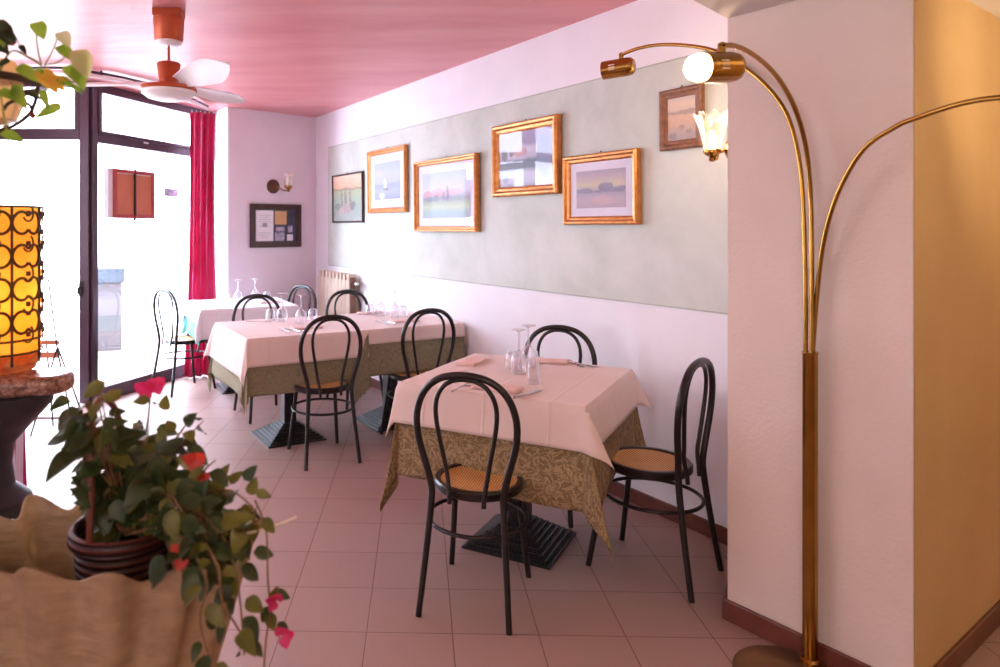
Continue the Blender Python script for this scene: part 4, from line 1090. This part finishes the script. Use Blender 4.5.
for i in range(len(prof) - 1):
    for j in range(SEG): m.f.append((i * SEG + j, i * SEG + (j + 1) % SEG, (i + 1) * SEG + (j + 1) % SEG, (i + 1) * SEG + j))
m.f.append(tuple(reversed(range(SEG)))); m.f.append(tuple((len(prof) - 1) * SEG + j for j in range(SEG)))
m.build('fluted_bowl', M['planter'], t)
m = MB().lathe([(0.62, 0.16), (0.62, 0.20), (0.3, 0.22), (0.01, 0.22)], 40, Matrix.Diagonal((0.275, 0.165, 1, 1))); m.build('soil', M['soil'], t)
m = MB().box(-0.22, 0.22, -0.15, 0.15, 0, 0.42).box(-0.26, 0.26, -0.18, 0.18, 0.0, 0.04)
tag(m.build('plinth', M['white_enamel'], loc=(PC.x, PC.y, 0), smooth=False, bevel=0.006), 'plain low plinth under the fluted planter', 'plinth')

# wicker basket
BC = Vector((-0.525, 1.335, 0.645))
t = thing('wicker_basket', 'dark reddish wicker basket with a tall handle inside the fluted planter', 'basket', BC)
MB().lathe([(0.060, 0.0), (0.072, 0.06), (0.086, 0.14), (0.090, 0.205), (0.084, 0.205), (0.079, 0.14), (0.066, 0.06), (0.055, 0.01)], 40).build('basket_body', M['wicker'], t)
m = MB()
for z, r in ((0.205, 0.090), (0.192, 0.091)): m.tube([(r * cos(a), r * sin(a), z) for a in [2 * pi * k / 40 for k in range(40)]], 0.008, 8, closed=True)
m.build('rim', M['wicker'], t)
pts = smooth_path([(-0.030, -0.084, 0.19), (-0.026, -0.082, 0.29), (-0.036, -0.062, 0.39), (-0.046, -0.01, 0.445), (-0.040, 0.05, 0.42), (-0.02, 0.08, 0.31), (-0.01, 0.086, 0.19)], 8)
MB().tube(pts, 0.0065, 8).build('handle', M['skirting'], t)

# bougainvillea
t = thing('bougainvillea', 'bushy bougainvillea with pink bracts spilling from the basket in the planter', 'plant', BC + Vector((0, 0, 0.16)))
OFF = BC + Vector((0, 0, 0.16)); rnd = random.Random(11)
stems = MB(); dark = MB(); olive = MB()
root = Vector((0, 0, 0))
def leafy(path, step, L, mbs, spread=1.0, start=0.2):
    P = smooth_path(path, 10); acc = 0; total = len(P)
    for i in range(1, total):
        if i / total < start: continue
        acc += (P[i] - P[i - 1]).length
        if acc > step:
            acc = 0; tg = (P[i] - P[i - 1]).normalized()
            a = rnd.uniform(0, 2 * pi); side = (tg.orthogonal().normalized() * cos(a) + tg.cross(tg.orthogonal().normalized()) * sin(a))
            d = side * spread + tg * 0.35 + Vector((0, -0.25, -0.25))
            l = L * rnd.uniform(0.75, 1.25)
            st = P[i] + d.normalized() * 0.012
            leaf_mesh(rnd.choice(mbs), st, d, Vector((rnd.uniform(-0.5, 0.5), -0.7, 0.8)), l, l * rnd.uniform(0.55, 0.75), rnd.uniform(0.1, 0.5))
def stem_px(pxs, r0=0.0035, step=0.020, L=0.040, mbs=None, start=0.0):
    pts = [at(x, y, Y) - OFF for x, y, Y in pxs]
    P = smooth_path(pts, 8); stems.tube(P, [r0 * (1 - 0.6 * i / (len(P) - 1)) for i in range(len(P))], 6)
    leafy(pts, step, L, mbs or [dark, dark, olive], start=start)
B0 = (125, 535, 1.33)
stem_px([B0, (110, 480, 1.30), (95, 430, 1.28), (85, 400, 1.28)], 0.005, 0.013, 0.050, [dark, dark, dark, olive])
stem_px([B0, (95, 490, 1.30), (82, 450, 1.28), (72, 420, 1.27)], 0.004, 0.014, 0.050, [dark])
stem_px([B0, (140, 470, 1.32), (148, 420, 1.33), (150, 395, 1.33)], 0.004, 0.035, 0.032, [dark, olive])
stem_px([B0, (150, 480, 1.30), (175, 440, 1.30), (186, 425, 1.30)], 0.004, 0.022, 0.036, [olive, dark])
for k in range(74):
    ex = rnd.uniform(92, 238); ey = 440 + max(0, (ex - 150)) * 0.75 + rnd.uniform(0, 62)
    if ex < 125: ey = rnd.uniform(445, 520)
    Y = rnd.uniform(1.20, 1.46)
    mid_ = ((B0[0] + ex) / 2 + rnd.uniform(-8, 8), (B0[1] + ey) / 2 - 20, 1.33)
    stem_px([(B0[0] + rnd.uniform(-15, 15), B0[1], B0[2]), mid_, (ex, ey, Y)], 0.0022, 0.017, rnd.uniform(0.036, 0.052), [dark, dark, dark, olive], start=0.22)
for pth in ([B0, (190, 500, 1.28), (225, 490, 1.24), (245, 500, 1.22), (262, 520, 1.22)],
            [B0, (185, 510, 1.26), (235, 520, 1.21), (243, 545, 1.20), (250, 560, 1.20)],
            [B0, (180, 520, 1.22), (215, 560, 1.13), (222, 600, 1.11), (236, 625, 1.10), (245, 640, 1.10)],
            [B0, (170, 530, 1.18), (205, 575, 1.10), (200, 620, 1.08), (210, 660, 1.08)],
            [B0, (200, 515, 1.24), (232, 560, 1.16), (240, 600, 1.14), (244, 655, 1.14)],
            [B0, (185, 500, 1.26), (205, 470, 1.26), (216, 460, 1.27)]):
    stem_px(list(pth), 0.003, 0.021, 0.036, [dark, dark, olive], start=0.35)
for k in range(16):
    ex = rnd.uniform(175, 246); ey = rnd.uniform(505, 575) + max(0, ex - 200) * 0.5
    stem_px([(150 + rnd.uniform(-10, 20), 520, 1.28), ((150 + ex) / 2, (520 + ey) / 2 - 22, 1.22), (ex, ey, rnd.uniform(1.10, 1.2))], 0.0022, 0.020, rnd.uniform(0.034, 0.048), [dark, dark, dark, olive], start=0.4)
for k in range(9):
    ex = rnd.uniform(66, 122); ey = rnd.uniform(392, 450)
    stem_px([(118 + rnd.uniform(-8, 8), 500, 1.30), ((118 + ex) / 2, (490 + ey) / 2, 1.27), (ex, ey, rnd.uniform(1.22, 1.28))], 0.0022, 0.020, rnd.uniform(0.036, 0.048), [dark, dark, dark, olive], start=0.4)
for k in range(9):
    ex = rnd.uniform(135, 205); ey = rnd.uniform(412, 455)
    stem_px([(140, 500, 1.30), ((140 + ex) / 2, (490 + ey) / 2, 1.30), (ex, ey, rnd.uniform(1.26, 1.36))], 0.0022, 0.020, rnd.uniform(0.036, 0.046), [dark, dark, olive], start=0.4)
# bare long shoot with leaves near its end
sh = [at(x, y, Y) - OFF for x, y, Y in ((255, 500, 1.24), (266, 530, 1.22), (268, 580, 1.20), (270, 610, 1.20), (266, 640, 1.20), (264, 670, 1.20))]
stems.tube(smooth_path(sh, 6), 0.0016, 6)
tw = [at(x, y, Y) - OFF for x, y, Y in ((238, 535, 1.22), (262, 530, 1.22), (280, 524, 1.22), (296, 517, 1.22))]
for (x, y, dx, dy, L) in ((274, 592, 16, 6, 0.030), (272, 600, 6, -14, 0.026), (270, 606, -8, 16, 0.032), (278, 622, 10, 14, 0.030), (268, 612, 6, 18, 0.034), (250, 495, 4, -12, 0.034), (256, 492, 14, 4, 0.028), (262, 518, 12, 14, 0.034), (244, 480, 12, -14, 0.034), (150, 400, -30, 2, 0.03), (105, 382, -22, 14, 0.045), (185, 425, 12, -14, 0.036), (164, 410, 2, -16, 0.034)):
    p_ = at(x, y, 1.205 if x > 200 else 1.28) - OFF; q_ = at(x + dx, y + dy, 1.20 if x > 200 else 1.26) - OFF
    leaf_mesh(rnd.choice([dark, olive]), p_, q_ - p_, Vector((0.2, -0.9, 0.5)), L, L * 0.62, 0.2)
dark.build('dark_leaves', M['leaf_dark'], t, smooth=True)
olive.build('olive_leaves', M['leaf_olive'], t, smooth=True)
stems.build('stems', M['bark'], t)
MB().tube(smooth_path(tw, 6), [0.0022] * 19, 6).build('pale_shoot', M['tip_white'], t)
def flower(x, y, Y, s, mat):
    m = MB(); p_ = at(x, y, Y) - OFF
    for k in range(3):
        a = 2 * pi * k / 3 + rnd.uniform(0, 1)
        d = Vector((cos(a) * 0.8, -0.25, sin(a) * 0.8 + 0.2))
        leaf_mesh(m, p_, d, Vector((0.2 * cos(a), -1, 0.2 * sin(a))), s * 0.9, s * 0.85, -0.2)
    m.build('flower', mat, t, smooth=True)
flower(147, 390, 1.32, 0.030, M['bract']); flower(158, 384, 1.32, 0.026, M['bract']); flower(196, 460, 1.25, 0.030, M['bract_red'])
flower(276, 600, 1.20, 0.022, M['bract']); flower(284, 634, 1.20, 0.026, M['bract']); flower(183, 553, 1.14, 0.030, M['bract_red']); flower(205, 478, 1.25, 0.018, M['bract_red'])

# ------------------------------------------------------------------ hanging pothos
HP = at(-14, 92, 1.40)
t = thing('hanging_pot', 'cream pot in a dark wrought-iron hanger at the upper left edge', 'plant pot', HP)
MB().lathe([(0.030, -0.065), (0.055, -0.055), (0.068, -0.02), (0.066, 0.02), (0.055, 0.062), (0.050, 0.062), (0.06, 0.02), (0.03, -0.04)], 36).build('pot_bowl', M['cream_pot'], t)
m = MB()
m.tube([(0.105 * cos(a), 0.105 * sin(a), 0.018) for a in [2 * pi * k / 40 for k in range(40)]], 0.008, 8, closed=True)
for a in (0.0, pi / 2, pi, 3 * pi / 2):
    m.tube(smooth_path([(0.105 * cos(a), 0.105 * sin(a), 0.018), (0.09 * cos(a), 0.09 * sin(a), -0.04), (0.04 * cos(a), 0.04 * sin(a), -0.075), (0, 0, -0.08)], 6), 0.004, 6)
m.build('hanger_ring', M['purple_iron'], t)
m = MB()
for a in (2.2, 3.2, 4.3):
    m.tube([(0.105 * cos(a), 0.105 * sin(a), 0.018), (0, 0, 0.33)], 0.0022, 6)
m.tube([(0, 0, 0.33), (0, 0, CEIL - HP.z if False else 2.175 - HP.z)], 0.0025, 6)
m.build('hanging_chain', M['black_wire'], t)
for (cxp, cyp, s) in ((18, 113, 1), (-2, 40, 1)):
    c_ = at(cxp, cyp, 1.33) - HP
    pts = [c_ + Vector((0.028 * cos(a), 0, 0.024 * sin(a))) for a in [2.9 - 0.28 * k for k in range(12)]]
    MB().tube(pts, 0.0035, 8).build('scroll', M['purple_iron'], t)
    MB().lathe([(0.001, -0.008), (0.007, 0), (0.001, 0.008)], 12, Matrix.Translation(pts[-1])).build('scroll_ball', M['copper'], t)
t = thing('pothos_plant', 'trailing green and cream pothos growing from the hanging pot', 'plant', HP + Vector((0, 0, 0.05)))
OFF = HP + Vector((0, 0, 0.05)); stems = MB(); gr = MB(); crm = MB(); yel = MB(); dk = MB(); rnd = random.Random(5)
def pst(pxs, r=0.0016): stems.tube(smooth_path([at(*q_) - OFF for q_ in pxs], 6), r, 6)
pst([(-5, 85, 1.38), (10, 52, 1.33), (30, 58, 1.30), (42, 66, 1.28)], 0.0022)
pst([(42, 66, 1.28), (38, 50, 1.28), (35, 24, 1.28)]); pst([(44, 66, 1.28), (52, 52, 1.28), (58, 36, 1.28)]); pst([(44, 66, 1.28), (58, 62, 1.28), (66, 56, 1.27)])
pst([(-4, 50, 1.34), (12, 34, 1.32), (20, 46, 1.30)]); pst([(10, 82, 1.30), (26, 100, 1.28), (22, 118, 1.28)]); pst([(0, 90, 1.3), (6, 128, 1.28), (10, 150, 1.28)])
def pl(mb, x0, y0, x1, y1, w=0.7, Y=1.27, up=(0.3, -1, 0.5), bend=0.2):
    a = at(x0, y0, Y) - OFF; b = at(x1, y1, Y - 0.01) - OFF; L = (b - a).length
    leaf_mesh(mb, a, b - a, Vector(up), L * 0.95, L * w * 0.78, bend, 0.12)
pl(gr, 36, 22, 44, 38, 0.95); pl(gr, 58, 46, 76, 60, 0.7, up=(0.1, -0.8, 0.9)); pl(crm, 60, 32, 70, 46, 0.9); pl(crm, 78, 50, 88, 78, 0.85); pl(crm, 76, 50, 84, 72, 0.8)
pl(gr, 76, 66, 84, 90, 0.7); pl(gr, 66, 66, 80, 82, 0.7); pl(yel, 44, 76, 66, 88, 0.75, up=(0, -0.7, 1)); pl(yel, 40, 70, 58, 92, 0.7); pl(gr, 18, 66, 40, 80, 0.6); pl(gr, 44, 70, 26, 78, 0.6)
pl(gr, 62, 106, 31, 116, 0.52, up=(0, -1, 0.3)); pl(gr, 2, 132, 24, 140, 0.55, up=(0, -0.8, 0.7)); pl(gr, 18, 84, 16, 104, 0.7); pl(gr, 14, 88, 26, 108, 0.6); pl(gr, 42, 90, 48, 108, 0.5); pl(yel, 48, 80, 66, 78, 0.6)
pl(dk, 0, 24, 10, 44, 0.9); pl(dk, 8, 22, -8, 34, 0.9); pl(dk, 6, 30, 16, 42, 0.6); pl(dk, 28, 92, 40, 98, 0.6); pl(dk, 20, 45, 26, 53, 0.6); pl(dk, -6, 40, 8, 52, 0.9); pl(gr, 0, 90, 14, 98, 0.7); pl(gr, 58, 78, 74, 86, 0.6); pl(gr, -4, 28, 4, 46, 0.8); pl(gr, 70, 84, 82, 92, 0.4); pl(dk, 10, 60, -6, 66, 0.6)
gr.build('green_leaves', M['leaf_pothos'], t); crm.build('cream_leaves', M['leaf_cream'], t); yel.build('yellow_leaves', M['leaf_yellow'], t); dk.build('dark_leaves', M['leaf_dark'], t)
stems.build('stems', M['stem_green'], t)
